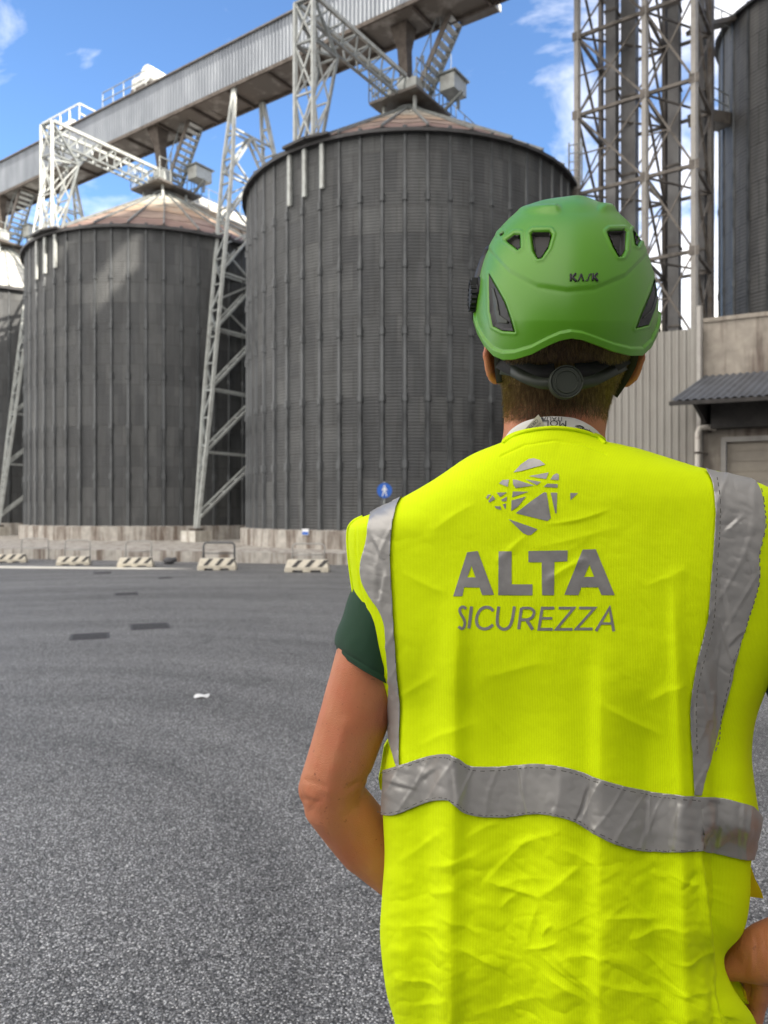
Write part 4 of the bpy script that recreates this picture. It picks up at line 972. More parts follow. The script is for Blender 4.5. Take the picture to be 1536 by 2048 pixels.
# head + neck
hrows = [(1110, 452, 1160, 452, 452, HD, HD, .02, .02), (1040, 480, 1225, 480, 478, HD, HD, .070, .070), (1005, 530, 1262, 530, 530, HD, HD, .092, .095), (993, 600, 1272, 600, 600, HD, HD, .100, .103),
         (992, 660, 1270, 660, 662, HD, HD, .098, .105), (1000, 715, 1258, 715, 720, HD-.002, HD-.002, .088, .112), (1006, 760, 1236, 762, 768, HD-.005, HD-.005, .070, .110), (1008, 800, 1221, 802, 812, HD-.008, HD-.008, .058, .085),
         (1008, 840, 1214, 842, 850, HD-.010, HD-.012, .055, .055), (1004, 880, 1212, 884, 888, HD-.010, HD-.014, .058, .05), (985, 915, 1235, 920, 925, HD-.01, HD-.02, .065, .05), (930, 960, 1300, 965, 960, HD-.005, HD-.025, .07, .05)]
PX, PY, D = loft(hrows, 60, 44, 36, .9); add_grid(body, unproj(PX, PY, D))
ctr = W(1131, 600, HD)
def HP(dx, dy, dz): return ctr+Vector((dx, dy, dz))
# face (looking away from the camera, +Y)
body.blob([HP(0, .098, .012), HP(0, .118, -.016), HP(0, .126, -.030)], [.008, .011, .012], 14)
body.sphere(HP(.013, .113, -.034), .009); body.sphere(HP(-.013, .113, -.034), .009)
body.blob([HP(-.02, .102, -.062), HP(0, .112, -.060), HP(.02, .102, -.062)], [.005, .007, .005]); body.blob([HP(-.018, .100, -.070), HP(0, .110, -.071), HP(.018, .100, -.070)], [.005, .007, .005])
body.sphere(HP(0, .088, -.098), .024, (1.2, .9, .8)); body.blob([HP(-.045, .080, .030), HP(-.02, .098, .028), HP(.02, .098, .028), HP(.045, .080, .030)], [.008, .008, .008, .008])
# ears
def ear(x, y, d, sx):
    c = W(x, y, d); m_ = Matrix.Rotation(sx*.35, 3, 'Z')
    body.sphere(c, .031, (.26, .62, 1.0), 18, 12, m_)
    body.blob([c+Vector((sx*.006, -.016, .020)), c+Vector((sx*.010, -.021, .0)), c+Vector((sx*.004, -.012, -.022)), c+Vector((-sx*.004, -.004, -.028))], [.0045, .005, .0055, .006], 10)
ear(984, 716, HD-.0, -1); ear(1256, 722, HD-.0, 1)
# torso
trows = [(960, 925, 1270, 930, 925, .895, .87, .06, .06), (860, 985, 1400, 985, 965, .91, .85, .075, .08), (790, 1050, 1490, 1060, 1040, .925, .835, .085, .10), (785, 1160, 1480, 1170, 1160, .925, .845, .08, .11), (800, 1300, 1470, 1300, 1300, .93, .85, .075, .11),
         (815, 1450, 1460, 1450, 1450, .93, .86, .062, .11), (825, 1620, 1440, 1620, 1620, .93, .87, .055, .12), (820, 1800, 1420, 1800, 1800, .93, .88, .055, .12), (805, 1960, 1420, 1960, 1960, .93, .88, .060, .12), (800, 2080, 1430, 2080, 2080, .93, .88, .060, .11), (840, 2160, 1430, 2160, 2160, .93, .86, .07, .09)]
PX, PY, D = loft(trows, 50, 40, 36, .8); add_grid(body, unproj(PX, PY, D))
# left arm
la = [(830, 1120, .915, .050), (775, 1225, .935, .050), (737, 1340, .945, .0465), (707, 1440, .952, .0450), (682, 1515, .958, .0430), (664, 1568, .965, .0425), (668, 1600, .972, .0420), (700, 1640, .985, .0425), (738, 1686, 1.0, .0425), (806, 1752, 1.02, .037), (880, 1812, 1.03, .029), (935, 1850, 1.03, .026)]
body.blob([W(x, y, d) for x, y, d, r in la], [r for *_, r in la], 24)
body.sphere(W(628, 1578, .968), .021, (1, 1.1, 1.15)); body.sphere(W(640, 1555, .962), .024)
# left hand on the hip (in front of the body)
def hand(wr, fdir, pdir, ndir, sc=1.0, curl=.35, thumb=1):
    """wr wrist, fdir finger direction, pdir across the palm (index side), ndir palm normal"""
    wr = Vector(wr); f = Vector(fdir).normalized(); p = (Vector(pdir)-f*Vector(pdir).dot(f)).normalized(); n_ = Vector(ndir); n_ = (n_-f*n_.dot(f)-p*n_.dot(p)).normalized()
    Mx = Matrix((f, p, n_)).transposed()
    for o_ in (-.024, -.008, .008, .024): body.blob([wr+p*o_*.6*sc, wr+f*.045*sc+p*o_*sc, wr+f*.088*sc+p*o_*1.15*sc], [.014*sc, .0135*sc, .0115*sc], 14)
    for o_, ln, dl in ((.030, .068, .086), (.0105, .076, .090), (-.0105, .070, .087), (-.030, .054, .080)):
        p0 = wr+f*dl*sc+p*o_*sc; pts = [p0]; a = curl*.5; rs = [.0092*sc]
        for k, s_ in enumerate((.45, .32, .23)):
            a += curl*(.4+.5*k); dd = f*math.cos(a)+n_*math.sin(a); pts.append(pts[-1]+dd*ln*s_*sc); rs.append((.0088, .0080, .0068)[k]*sc)
        body.blob(pts, rs, 12)
    t0 = wr+f*.022*sc+p*.026*sc*thumb; d0 = (f*.6+p*.75*thumb+n_*.25).normalized(); d1 = (f*.85+p*.35*thumb+n_*.3).normalized()
    body.blob([t0, t0+d0*.042*sc, t0+d0*.042*sc+d1*.030*sc, t0+d0*.042*sc+d1*.054*sc], [.014*sc, .0115*sc, .0095*sc, .0078*sc], 12)
hand(W(935, 1850, 1.03), (1, .15, -.5), (.3, .1, .9), (0, -1, 0), 1.0, .3)
# right arm: elbow outside the frame, forearm comes back in to the hip
ra = [(1470, 1110, .83, .050), (1570, 1210, .82, .050), (1640, 1350, .81, .046), (1700, 1500, .80, .043), (1745, 1610, .80, .041), (1755, 1670, .80, .041), (1720, 1730, .81, .040), (1660, 1800, .825, .036), (1590, 1884, .842, .0325), (1535, 1905, .853, .0310)]
body.blob([W(x, y, d) for x, y, d, r in ra], [r for *_, r in ra], 24)
# right hand: heel of the hand and thumb seen from behind, fingers folded down over the hip in front
rw = W(1530, 1912, .853)
for (x1, y1) in ((1490, 1908), (1486, 1926)): body.blob([rw, W(1510, y1-5, .862), W(x1, y1, .872)], [.0285, .026, .021], 18)
body.blob([W(1508, 1920, .862), W(1482, 1930, .866), W(1462, 1938, .872)], [.021, .0175, .0135], 16)        # thumb
for (x0, y0, x1, y1, x2, y2, d0, r0) in ((1530, 1935, 1522, 1990, 1512, 2040, .875, .0105), (1512, 1935, 1500, 1985, 1478, 2030, .895, .010), (1500, 1930, 1482, 1975, 1455, 2010, .915, .0098), (1492, 1925, 1465, 1960, 1440, 1985, .93, .009)):
    body.blob([W(x0, y0, d0-.01), W(x1, y1, d0), W((x1+x2)/2-2, (y1+y2)/2, d0+.008), W(x2, y2, d0+.010)], [r0*1.15, r0, r0*.92, r0*.8], 12)
for zz in (1.0,): pass
# legs and feet (below the frame)
hipL = W(960, 2150, .955); hipR = W(1310, 2150, .925)
for h_, sx in ((hipL, -1), (hipR, 1)):
    body.blob([h_+Vector((0, .02, .06)), Vector((h_.x+sx*.02, h_.y+.03, .48)), Vector((h_.x+sx*.035, h_.y+.0, .12)), Vector((h_.x+sx*.035, h_.y, .09))], [.092, .062, .045, .042], 20)
    body.blob([Vector((h_.x+sx*.035, h_.y-.02, .05)), Vector((h_.x+sx*.045, h_.y+.10, .045)), Vector((h_.x+sx*.05, h_.y+.17, .035))], [.042, .040, .032], 16)
PERS = empty('person', (.32, .88, 0)); tag(PERS, 'person seen from behind in a bright yellow vest and green helmet, hands on hips', 'person')
tmp = body.build('tmp_body', M['skin'])
rm = tmp.modifiers.new('r', 'REMESH'); rm.mode = 'VOXEL'; rm.voxel_size = .0031; rm.use_smooth_shade = True
smo = tmp.modifiers.new('s', 'SMOOTH'); smo.factor = .5; smo.iterations = 4
dg = bpy.context.evaluated_depsgraph_get(); me = bpy.data.meshes.new_from_object(tmp.evaluated_get(dg)); bpy.data.objects.remove(tmp)
me.name = 'body'; bo = bpy.data.objects.new('body', me); C.objects.link(bo); me.polygons.foreach_set('use_smooth', [True]*len(me.polygons))
if not me.materials: me.materials.append(M['skin'])
nv_ = len(me.vertices); co = np.empty(nv_*3); me.vertices.foreach_get('co', co); co = co.reshape(-1, 3)
no = np.array([tuple(v.normal) for v in me.vertices]); bx = co[:, 0]/co[:, 1]*F+768; by = 1024-(co[:, 2]-CAMZ)/co[:, 1]*F
front = (no[:, 1] < .2)
dd = np.zeros(nv_)
for x0, k_, y0, y1, am in ((1499, .0016, 1868, 1950, .0016), (1508, .0022, 1872, 1955, .0012), (1517, .002, 1860, 1955, .0016), (1527, .002, 1858, 1955, .0012), (1482, .004, 1905, 1950, .0012)):
    dl_ = bx-(x0+14-k_*(by-1905)**2*1.0); dd -= am*np.exp(-(dl_/4)**2)*sstep(y0-10, y0+12, by)*sstep(y1+10, y1-12, by)
# tendons and elbow creases on the left arm
for (xa, ya, xb, yb_, wd_, am) in ((742, 1552, 700, 1575, 6, -.0016), (744, 1566, 712, 1596, 5, -.0012), (612, 1560, 650, 1572, 5, -.0010), (606, 1598, 640, 1606, 5, -.0010), (620, 1622, 645, 1590, 6, -.0009), (690, 1450, 655, 1580, 16, .0018), (640, 1640, 700, 1730, 14, .0014)):
    ex, ey = xb-xa, yb_-ya; L2 = ex*ex+ey*ey; t_ = np.clip(((bx-xa)*ex+(by-ya)*ey)/L2, 0, 1); dq = np.hypot(bx-xa-t_*ex, by-ya-t_*ey); dd += am*np.exp(-(dq/wd_)**2)
dd += .0007*(fbm(bx/22, by/26, 41, 3)-.5)
co = co+no*(dd*front*(by > 1000))[:, None]; me.vertices.foreach_set('co', co.reshape(-1)); me.update()
bo.parent = PERS; bo.location = -PERS.location
for sx in (-1, 1):
    b = MB(); b.sphere(HP(sx*.032, .086, .008), .0125); o = b.build('eye', M['eyew'], PERS, True)
    b = MB(); b.sphere(HP(sx*.032, .0945, .008), .006, (1, .75, 1)); b.build('iris', M['iris'], o, True)
# trousers and boots
b = MB()
for h_, sx in ((hipL, -1), (hipR, 1)):
    b.tube([h_+Vector((0, .02, .13)), h_+Vector((0, .02, .02)), Vector((h_.x+sx*.02, h_.y+.03, .48)), Vector((h_.x+sx*.035, h_.y, .12))], [.085, .088, .078, .085], 28)
prw = [(822, 2010, 1420, 2010, 2010, .93, .875, .062, .10), (820, 2080, 1430, 2080, 2080, .93, .875, .062, .10), (822, 2180, 1425, 2180, 2180, .93, .875, .062, .09), (840, 2260, 1420, 2260, 2260, .935, .89, .065, .09), (900, 2310, 1370, 2310, 2310, .94, .91, .045, .06)]
PXp, PYp, Dp = loft(prw, 24, 40, 30, .8); add_grid(b, unproj(PXp, PYp, Dp))
b.build('trousers', M['trouser'], PERS, True)
for h_, sx in ((hipL, -1), (hipR, 1)):
    b = MB(); b.blob([Vector((h_.x+sx*.035, h_.y-.03, .065)), Vector((h_.x+sx*.045, h_.y+.10, .058)), Vector((h_.x+sx*.05, h_.y+.19, .05))], [.056, .054, .048], 18); b.blob([Vector((h_.x+sx*.035, h_.y-.01, .06)), Vector((h_.x+sx*.035, h_.y, .17))], [.058, .056], 18)
    b.build('boot', M['black'], PERS, True)

# ---- vest
vrows = [(1003, 884, 1214, 886, 853, .885, .872, .075, .05), (996, 893, 1222, 893, 866, .886, .872, .079, .055), (938, 914, 1290, 903, 890, .893, .865, .088, .06), (862, 966, 1395, 936, 922, .905, .855, .098, .075), (800, 1000, 1482, 955, 956, .915, .842, .103, .09),
         (745, 1026, 1545, 980, 1000, .925, .832, .106, .10), (706, 1044, 1585, 1030, 1050, .932, .826, .107, .11), (696, 1075, 1595, 1105, 1105, .937, .822, .108, .12), (704, 1160, 1588, 1200, 1180, .938, .820, .108, .125), (722, 1255, 1570, 1290, 1265, .938, .820, .106, .13),
         (748, 1340, 1538, 1368, 1350, .938, .822, .103, .13), (776, 1410, 1512, 1440, 1425, .936, .826, .100, .13), (779, 1480, 1504, 1510, 1498, .934, .830, .098, .13), (768, 1550, 1511, 1580, 1570, .934, .830, .098, .13), (766, 1630, 1519, 1650, 1642, .934, .828, .098, .13),
         (769, 1710, 1503, 1722, 1716, .934, .83, .098, .13), (764, 1790, 1500, 1800, 1795, .936, .83, .100, .13), (760, 1865, 1486, 1866, 1868, .938, .832, .103, .13), (765, 1930, 1449, 1915, 1930, .938, .835, .105, .13), (774, 1990, 1466, 1975, 1990, .938, .833, .105, .13), (790, 2048, 1510, 2040, 2048, .938, .83, .105, .13), (800, 2110, 1520, 2110, 2110, .938, .83, .105, .13), (802, 2180, 1522, 2180, 2180, .938, .83, .105, .13)]
NR, NB, NF = 520, 400, 120
PX, PY, D = loft(vrows, NR, NB, NF, .72)
G = unproj(PX, PY, D); Nm = grid_normals(G)
if Nm[NR//2, NB//2, 1] > 0: Nm = -Nm
SN = np.concatenate([np.sin(np.linspace(0, np.pi, NB, endpoint=False)), np.zeros(NF)])[None]*np.ones((NR, 1))
X, Y = PX, PY
H = np.zeros_like(X)
def seg(x0, y0, x1, y1, wd, amp, asym=0.0):
    """soft ridge along a line, tapering at both ends; asym>0 makes one flank steeper"""
    global H
    dx, dy = x1-x0, y1-y0; L2 = math.hypot(dx, dy); ux, uy = dx/L2, dy/L2
    t = ((X-x0)*ux+(Y-y0)*uy)/L2; d = (X-x0)*(-uy)+(Y-y0)*ux
    d = d+6*np.sin(t*3.1+x0)  # slight bend
    wdt = wd*(1+asym*np.tanh(d/wd))
    H = H+.85*amp*np.exp(-(np.sqrt((d/wdt)**2+.06)-.245)*1.25)*np.clip(1-((t-.5)/.5)**2, 0, 1)**.7*(np.abs(t-.5) < .5)
low = sstep(1560, 1780, Y); mid = sstep(1180, 1400, Y)
# broad hanging folds
def vfold(xt, yt, xb, yb, wd, amp, sh=0.):
    global H
    f = np.clip((Y-yt)/(yb-yt), 0, 1.2); xc = xt+(xb-xt)*f; d = X-xc; wv = wd*(1+sh*np.sign(d))
    H = H+1.35*amp*np.exp(-(d/wv)**2)*sstep(yt, yt+220, Y)
vfold(920, 1130, 905, 2100, 26, .0075, -.35); vfold(1010, 1300, 1030, 2100, 60, -.007); vfold(1205, 1230, 1200, 2100, 34, .0065, .4)
vfold(1290, 1330, 1330, 2100, 34, -.006); vfold(1120, 1400, 1130, 2100, 40, .004); vfold(840, 1250, 850, 2100, 30, -.005); vfold(1345, 1100, 1370, 2100, 16, .004, .3)
vfold(1440, 1150, 1450, 2000, 24, -.008)
H += .004*(fbm(X/210, Y/420, 3, 3)-.5)
# horizontal sag waves under the belt line and round the blades
H += low*.0020*(fbm(X/300+Y/600, Y/95, 9, 2)-.5)*2
# authored creases, read off the photograph
for a in [(1080, 1165, 1180, 1120, 6, .0022, .4), (985, 1120, 1060, 1075, 7, .0018, .4), (1090, 1050, 1225, 1015, 6, .0018, -.4), (1060, 1090, 1240, 1060, 9, .0012, 0), (860, 1060, 960, 1010, 10, .0016, .3), (800, 1150, 900, 1180, 9, .0016, 0),
          (1290, 1180, 1370, 1130, 8, .0015, .3), (1190, 1400, 1330, 1470, 10, .0022, .4), (1300, 1400, 1380, 1370, 9, .0018, .3), (830, 1500, 960, 1440, 9, .0016, .3), (960, 1350, 1100, 1330, 10, .0014, 0), (800, 1400, 870, 1340, 9, .0018, .3),
          (960, 1765, 1070, 1680, 8, .0028, .5), (970, 1770, 1090, 1795, 7, .0028, -.5), (1000, 1720, 1120, 1655, 8, .0022, .4), (1060, 1800, 1170, 1730, 9, .0025, .4), (1040, 1905, 1120, 1880, 8, .0028, .4), (1070, 1800, 1055, 1900, 8, .0022, 0), (1110, 1900, 1190, 1990, 9, .0028, -.4), (1130, 1905, 1215, 1920, 8, .0022, .3),
          (1080, 1945, 1180, 2010, 9, .0025, .4), (900, 1890, 1000, 1940, 9, .0024, .4), (850, 1800, 930, 1760, 9, .0022, .3), (800, 1860, 880, 1845, 9, .0022, .3), (790, 1950, 890, 1985, 9, .0024, .4), (880, 1830, 960, 1870, 8, .0022, -.3), (1010, 2000, 1030, 2050, 8, .002, 0), (790, 1720, 900, 1660, 10, .0022, .4), (850, 1745, 960, 1700, 9, .0022, .4),
          (1230, 1750, 1310, 1870, 10, .0024, .4), (1250, 1880, 1400, 1860, 9, .0022, .3), (1190, 1960, 1330, 1990, 10, .0024, .4), (1330, 1930, 1440, 1905, 8, .0022, .4), (1340, 2000, 1440, 1975, 9, .0022, -.3), (1340, 1760, 1400, 1765, 7, .0028, .5), (1355, 1775, 1400, 1750, 6, -.0022, 0), (1290, 1690, 1340, 1760, 10, .002, .3), (1120, 1700, 1210, 1730, 10, .0022, .3), (1150, 1640, 1230, 1680, 10, .0018, 0),
          (930, 1680, 1000, 1650, 8, .002, .3), (1200, 1830, 1330, 1850, 9, .0024, .4), (1000, 1830, 1040, 1780, 8, .0022, .3), (1080, 1870, 1110, 1850, 6, .0030, 0), (940, 2030, 1090, 2000, 10, .0022, .3), (820, 2020, 900, 1990, 9, .0022, .3)]: seg(*a)
rs = random.Random(21)
for i in range(48):
    lowr = rs.random() < .8
    x = rs.uniform(800, 1440); y = rs.uniform(1660, 2060) if lowr else rs.uniform(930, 1500)
    a = rs.choice([rs.gauss(-.45, .3), rs.gauss(.5, .35)]); l_ = rs.uniform(70, 190) if lowr else rs.uniform(60, 160)
    seg(x, y, x+l_*math.cos(a), y+l_*math.sin(a), rs.uniform(4, 8), (rs.uniform(.0004, .0012) if lowr else rs.uniform(.0002, .0007))*rs.choice([1, 1, -1]), rs.uniform(-.5, .5))
# crumple facets
v1 = fbm((X+Y*.5)/70, (Y-X*.35)/55, 31, 3); H += (np.abs(v1-.47))*.0065*low + (np.abs(v1-.47))*.002*(1-low)
# side seam: the back panel ends in a soft fold edge on the right below the belt
xs = np.interp(Y, [1000, 1360, 1590, 1705, 1820, 1960, 2060, 2180], [1560, 1500, 1395, 1405, 1424, 1447, 1461, 1470])
H += -.011*sstep(-3, 6, X-xs)*sstep(1640, 1720, Y) + .004*np.exp(-((X-xs+8)/9)**2)*sstep(1660, 1740, Y)
# left armhole: seam line in from the edge
H += -.0003*np.clip(X-xs, 0, 90)*sstep(1640, 1760, Y)
xe = np.interp(Y, [1030, 1100, 1180, 1260, 1340, 1400], [712, 712, 722, 742, 768, 792])
H += -.0012*np.exp(-((X-xe)/2.2)**2)*sstep(1040, 1060, Y)*(1-sstep(1380, 1420, Y))*(X < 800)
# collar rib seam
yc = np.interp(X, [1000, 1050, 1110, 1165, 1215], [912, 889, 880, 888, 908])
H += -.0012*np.exp(-((Y-yc)/2.5)**2)*(X > 1000)*(X < 1215)
EG = np.clip(SN*3, 0, 1)
G2 = G+Nm*(H*EG)[..., None]
# right side panel below the belt curves away: shift outer part deeper
vest_v = G2.reshape(-1, 3); vf = grid_faces(NR, NB+NF)
VO = mk('safety_vest', vest_v, vf, M['vest'], PERS, True)
so_ = VO.modifiers.new('solid', 'SOLIDIFY'); so_.thickness = .0015; so_.offset = -1 if True else 1
BV = BVHTree.FromPolygons([Vector(v) for v in vest_v], vf)
CAM = Vector((0, 0, CAMZ))
def hit(bv, px, py, off):
    d = Vector(((px-768)/F, 1, (1024-py)/F)).normalized(); loc, nr, i, ds = bv.ray_cast(CAM, d)
    if loc is None:
        p = W(px, py, .93); loc, nr, i, ds = bv.find_nearest(p)
        if nr.dot(d) > 0: nr = -nr
        return loc+nr*off
    if nr.dot(d) > 0: nr = -nr
    return loc+nr*off
def decal(name, polys, bv, off, m, parent, step=7, thick=.0008, holes=(), wr=None):
    """polys: px outlines laid on a surface; each gets real thickness"""
    bm = bmesh.new()
    for poly in polys:
        loops = [poly]+[h for h in holes if inside(h[0], poly)]
        es = []
        for lp in loops:
            vs = [bm.verts.new((x, y, 0)) for x, y in lp]
            for i in range(len(vs)): es.append(bm.edges.new((vs[i], vs[(i+1) % len(vs)])))
        bmesh.ops.triangle_fill(bm, use_beauty=True, use_dissolve=False, edges=es)
    if bm.faces:
        for ax in (0, 1):
            vals = [v.co[ax] for v in bm.verts]; a, b_ = min(vals), max(vals)
            k = math.ceil(a/step)*step
            while k < b_:
                co = [0, 0, 0]; co[ax] = k; no = [0, 0, 0]; no[ax] = 1
                bmesh.ops.bisect_plane(bm, geom=bm.verts[:]+bm.edges[:]+bm.faces[:], plane_co=co, plane_no=no, dist=1e-4); k += step
    for v in bm.verts:
        o_ = off
        if wr is not None: o_ = off+wr(v.co.x, v.co.y)
        p = hit(bv, v.co.x, v.co.y, o_); v.co = p
    cdir = CAM
    for f in bm.faces:
        f.normal_update()
        if f.normal.dot(cdir-f.calc_center_median()) < 0: f.normal_flip()
    bmesh.ops.recalc_face_normals(bm, faces=bm.faces[:]) if False else None
    be = [e_ for e_ in bm.edges if e_.is_boundary]
    if thick:
        r_ = bmesh.ops.extrude_edge_only(bm, edges=be)
        for v in [g_ for g_ in r_['geom'] if isinstance(g_, bmesh.types.BMVert)]: v.co = v.co+(v.co-CAM).normalized()*thick
    me = bpy.data.meshes.new(name); bm.to_mesh(me); bm.free(); me.materials.append(m)
    o = bpy.data.objects.new(name, me); C.objects.link(o); o.parent = parent
    off_ = Vector(); p = parent
    while p is not None: off_ += p.location; p = p.parent
    o.location = -off_; me.polygons.foreach_set('use_smooth', [True]*len(me.polygons))
    return o
def inside(p, poly):
    x, y = p; c = False; j = len(poly)-1
    for i in range(len(poly)):
        if (poly[i][1] > y) != (poly[j][1] > y) and x < (poly[j][0]-poly[i][0])*(y-poly[i][1])/(poly[j][1]-poly[i][1])+poly[i][0]: c = not c
        j = i
    return c
# VO has location relative: world coordinates of its vertices equal the mesh coordinates, so the tree is in world space.
# The vest is parented at -PERS.location, so children of the vest need the same trick (sum of parents' offsets is zero).
def catpts(pts, n=6):
    A = cr_interp(pts, (len(pts)-1)*n+1); return [tuple(p) for p in A]
TC = [(1442, 1172, 1457, 1243), (1432, 1231, 1461, 1319), (1400, 1325, 1414, 1398), (1414, 1383, 1417, 1457), (1461, 1287, 1479, 1266), (1387, 1412, 1385, 1450), (1470, 1040, 1452, 1056), (1497, 1120, 1505, 1150),
      (1038, 1533, 1056, 1625), (1294, 1590, 1290, 1660), (1361, 1588, 1350, 1699), (1150, 1640, 1175, 1575), (1478, 1612, 1476, 1714), (1440, 1650, 1425, 1705), (1490, 1620, 1482, 1714), (787, 1565, 828, 1575), (850, 1555, 872, 1540), (905, 1512, 912, 1608), (1415, 1600, 1436, 1604), (1200, 1560, 1165, 1630), (770, 1150, 762, 1200), (750, 1080, 768, 1120)]
def tcr(x, y):
    r_ = 0
    for x0, y0, x1, y1 in TC:
        ex, ey = x1-x0, y1-y0; t_ = max(0, min(1, ((x-x0)*ex+(y-y0)*ey)/(ex*ex+ey*ey))); d_ = math.hypot(x-x0-t_*ex, y-y0-t_*ey)
        if d_ < 22: sd_ = math.tanh(((x-x0)*ey-(y-y0)*ex)/math.hypot(ex, ey)/3.2); r_ += .0022*math.exp(-d_/7.5)*sd_*(1 if 0 < t_ < 1 else .6)
    return r_
tape_wr = lambda sd, amp: (lambda x, y: .0012+tcr(x, y)+.6*amp*(abs(float(fbm(np.array([(x+y*.3)/34.]), np.array([(y-x*.5)/26.]), sd, 2)[0])-.36)*1.1)+.0008*max(0, math.sin(x*.11+y*.043+2*math.sin(y*.021+x*.013)))**6)
def tape(name, Lp, Rp, sd, amp, off=.0016):
    Lc = catpts(Lp); Rc = catpts(Rp); poly = Lc+Rc[::-1]
    return decal(name, [poly], BV, off, M['tape'], VO, 3, .0022, (), tape_wr(sd, amp))
tL = tape('reflective_tape', [(742, 1026), (740, 1050), (733, 1090), (724, 1128), (726, 1160), (740, 1190), (758, 1215), (771, 1250), (775, 1300), (780, 1370), (779, 1430), (782, 1480), (795, 1531)],
     [(807, 992), (795, 1015), (786, 1060), (783, 1110), (785, 1160), (788, 1215), (792, 1280), (797, 1350), (803, 1410), (802, 1460), (801, 1500), (802, 1532)], 5, .0035)
tR = tape('reflective_tape', [(1408, 942), (1421, 965), (1427, 1010), (1425, 1080), (1420, 1150), (1413, 1230), (1395, 1310), (1379, 1390), (1378, 1450), (1381, 1520), (1384, 1589)],
     [(1500, 961), (1518, 985), (1526, 1050), (1514, 1110), (1513, 1165), (1492, 1240), (1470, 1320), (1462, 1365), (1441, 1440), (1418, 1510), (1399, 1589)], 8, .0050)
topE = [(771, 1541), (800, 1531), (850, 1514), (893, 1507), (912, 1513), (940, 1530), (1000, 1531), (1080, 1526), (1150, 1538), (1230, 1566), (1300, 1581), (1400, 1592)]
botE = [(767, 1629), (795, 1628), (848, 1606), (893, 1599), (908, 1608), (932, 1626), (1000, 1633), (1080, 1626), (1150, 1642), (1230, 1686), (1300, 1701), (1404, 1699)]
tH = tape('reflective_tape', topE, botE, 12, .0045, .0022)
tS = tape('reflective_tape', [(1397, 1592), (1440, 1594), (1475, 1604), (1500, 1613), (1519, 1632)], [(1402, 1700), (1440, 1705), (1470, 1713), (1490, 1716), (1504, 1717)], 15, .0065, .0022)
# stitching lines
def stitchline(pts, off=.0034):
    P = catpts(pts, 14); b = MB(); i = 0
    BT = BV
    acc = 0; on = []
    for k in range(len(P)-1):
        x0, y0 = P[k]; x1, y1 = P[k+1]; L_ = math.hypot(x1-x0, y1-y0); n_ = max(1, int(L_/2.5))
        for j in range(n_): on.append((x0+(x1-x0)*j/n_, y0+(y1-y0)*j/n_))
    for k in range(0, len(on)-3, 4):
        A = hit(BT, *on[k], off); B_ = hit(BT, *on[k+2], off); b.bar(A, B_, .0008, .0006)
    return b
def inset(pts, d):
    out = []
    for i, p in enumerate(pts):
        a = pts[max(i-1, 0)]; c = pts[min(i+1, len(pts)-1)]; dx, dy = c[0]-a[0], c[1]-a[1]; l_ = math.hypot(dx, dy); out.append((p[0]-dy/l_*d, p[1]+dx/l_*d))
    return out
stitchline(inset(topE, 6), .0075).build('stitching', M['stitch'], VO); stitchline(inset(botE, -6), .0075).build('stitching', M['stitch'], VO)
stitchline(inset([(1421, 965), (1427, 1010), (1425, 1080), (1420, 1150), (1413, 1230), (1395, 1310), (1379, 1390), (1378, 1450), (1381, 1520)], -6), .0075).build('stitching', M['stitch'], VO)
stitchline(inset([(1518, 985), (1526, 1050), (1514, 1110), (1513, 1165), (1492, 1240), (1470, 1320), (1462, 1365), (1441, 1440), (1418, 1510)], 6), .0080).build('stitching', M['stitch'], VO)
# armhole binding, left: a strip following the vest's edge
ed = catpts([(745, 1028), (715, 1040), (701, 1062), (703, 1100), (712, 1180), (724, 1250), (746, 1325), (774, 1398)], 8)
ri = [i for i in range(0, NR, 4) if 1032 < PY[i, 0] < 1405]
b = MB(); b.tube([Vector(G2[i, 3])+Vector((-.0005, -.001, 0)) for i in ri], .0022, 8); b.build('armhole_binding', M['vestin'], VO, True)
cl = catpts([(1006, 884), (1030, 868), (1060, 858), (1110, 853), (1160, 859), (1190, 870), (1210, 885)], 6)
b = MB(); b.tube([hit(BV, x, y+3, .0006) for x, y in cl], .0022, 8); b.build('neck_binding', M['vestin'], VO, True)
# lettering
def Zp(pts): return [(880+x/3.84, 880+y/3.84) for x, y in pts]
A1 = Zp([(103, 1200), (210, 862), (290, 852), (415, 1188), (325, 1190), (305, 1132), (185, 1130), (172, 1198)]); h1 = Zp([(243, 965), (210, 1055), (275, 1055)])
Lg = Zp([(452, 855), (550, 855), (550, 1108), (710, 1108), (710, 1192), (448, 1190)]); Tg = Zp([(680, 852), (980, 848), (976, 930), (878, 935), (875, 1190), (785, 1190), (782, 938), (680, 938)])
A2 = Zp([(955, 1188), (1095, 842), (1195, 838), (1340, 1190), (1240, 1190), (1215, 1130), (1085, 1130), (1062, 1190)]); h2 = Zp([(1147, 955), (1105, 1052), (1185, 1050)])
decal('large_lettering', [A1, Lg, Tg, A2], BV, .0007, M['logo'], VO, 6, 0, [h1, h2])
def stroke(pts, wd):
    n_ = len(pts); Lf = []; Rf = []
    for i, p in enumerate(pts):
        p = Vector(p); a = (p-Vector(pts[i-1])).normalized() if i else None; c = (Vector(pts[i+1])-p).normalized() if i < n_-1 else None
        if a is None: nn_ = Vector((-c.y, c.x)); k = 1
        elif c is None: nn_ = Vector((-a.y, a.x)); k = 1
        else:
            na = Vector((-a.y, a.x)); nc = Vector((-c.y, c.x)); nn_ = (na+nc).normalized(); k = min(1/max(nn_.dot(na), .4), 2.2)
        Lf.append(tuple(p+nn_*wd/2*k)); Rf.append(tuple(p-nn_*wd/2*k))
    return Lf+Rf[::-1]
def smooth_st(pts, wd, n=5): return stroke(catpts(pts, n), wd)
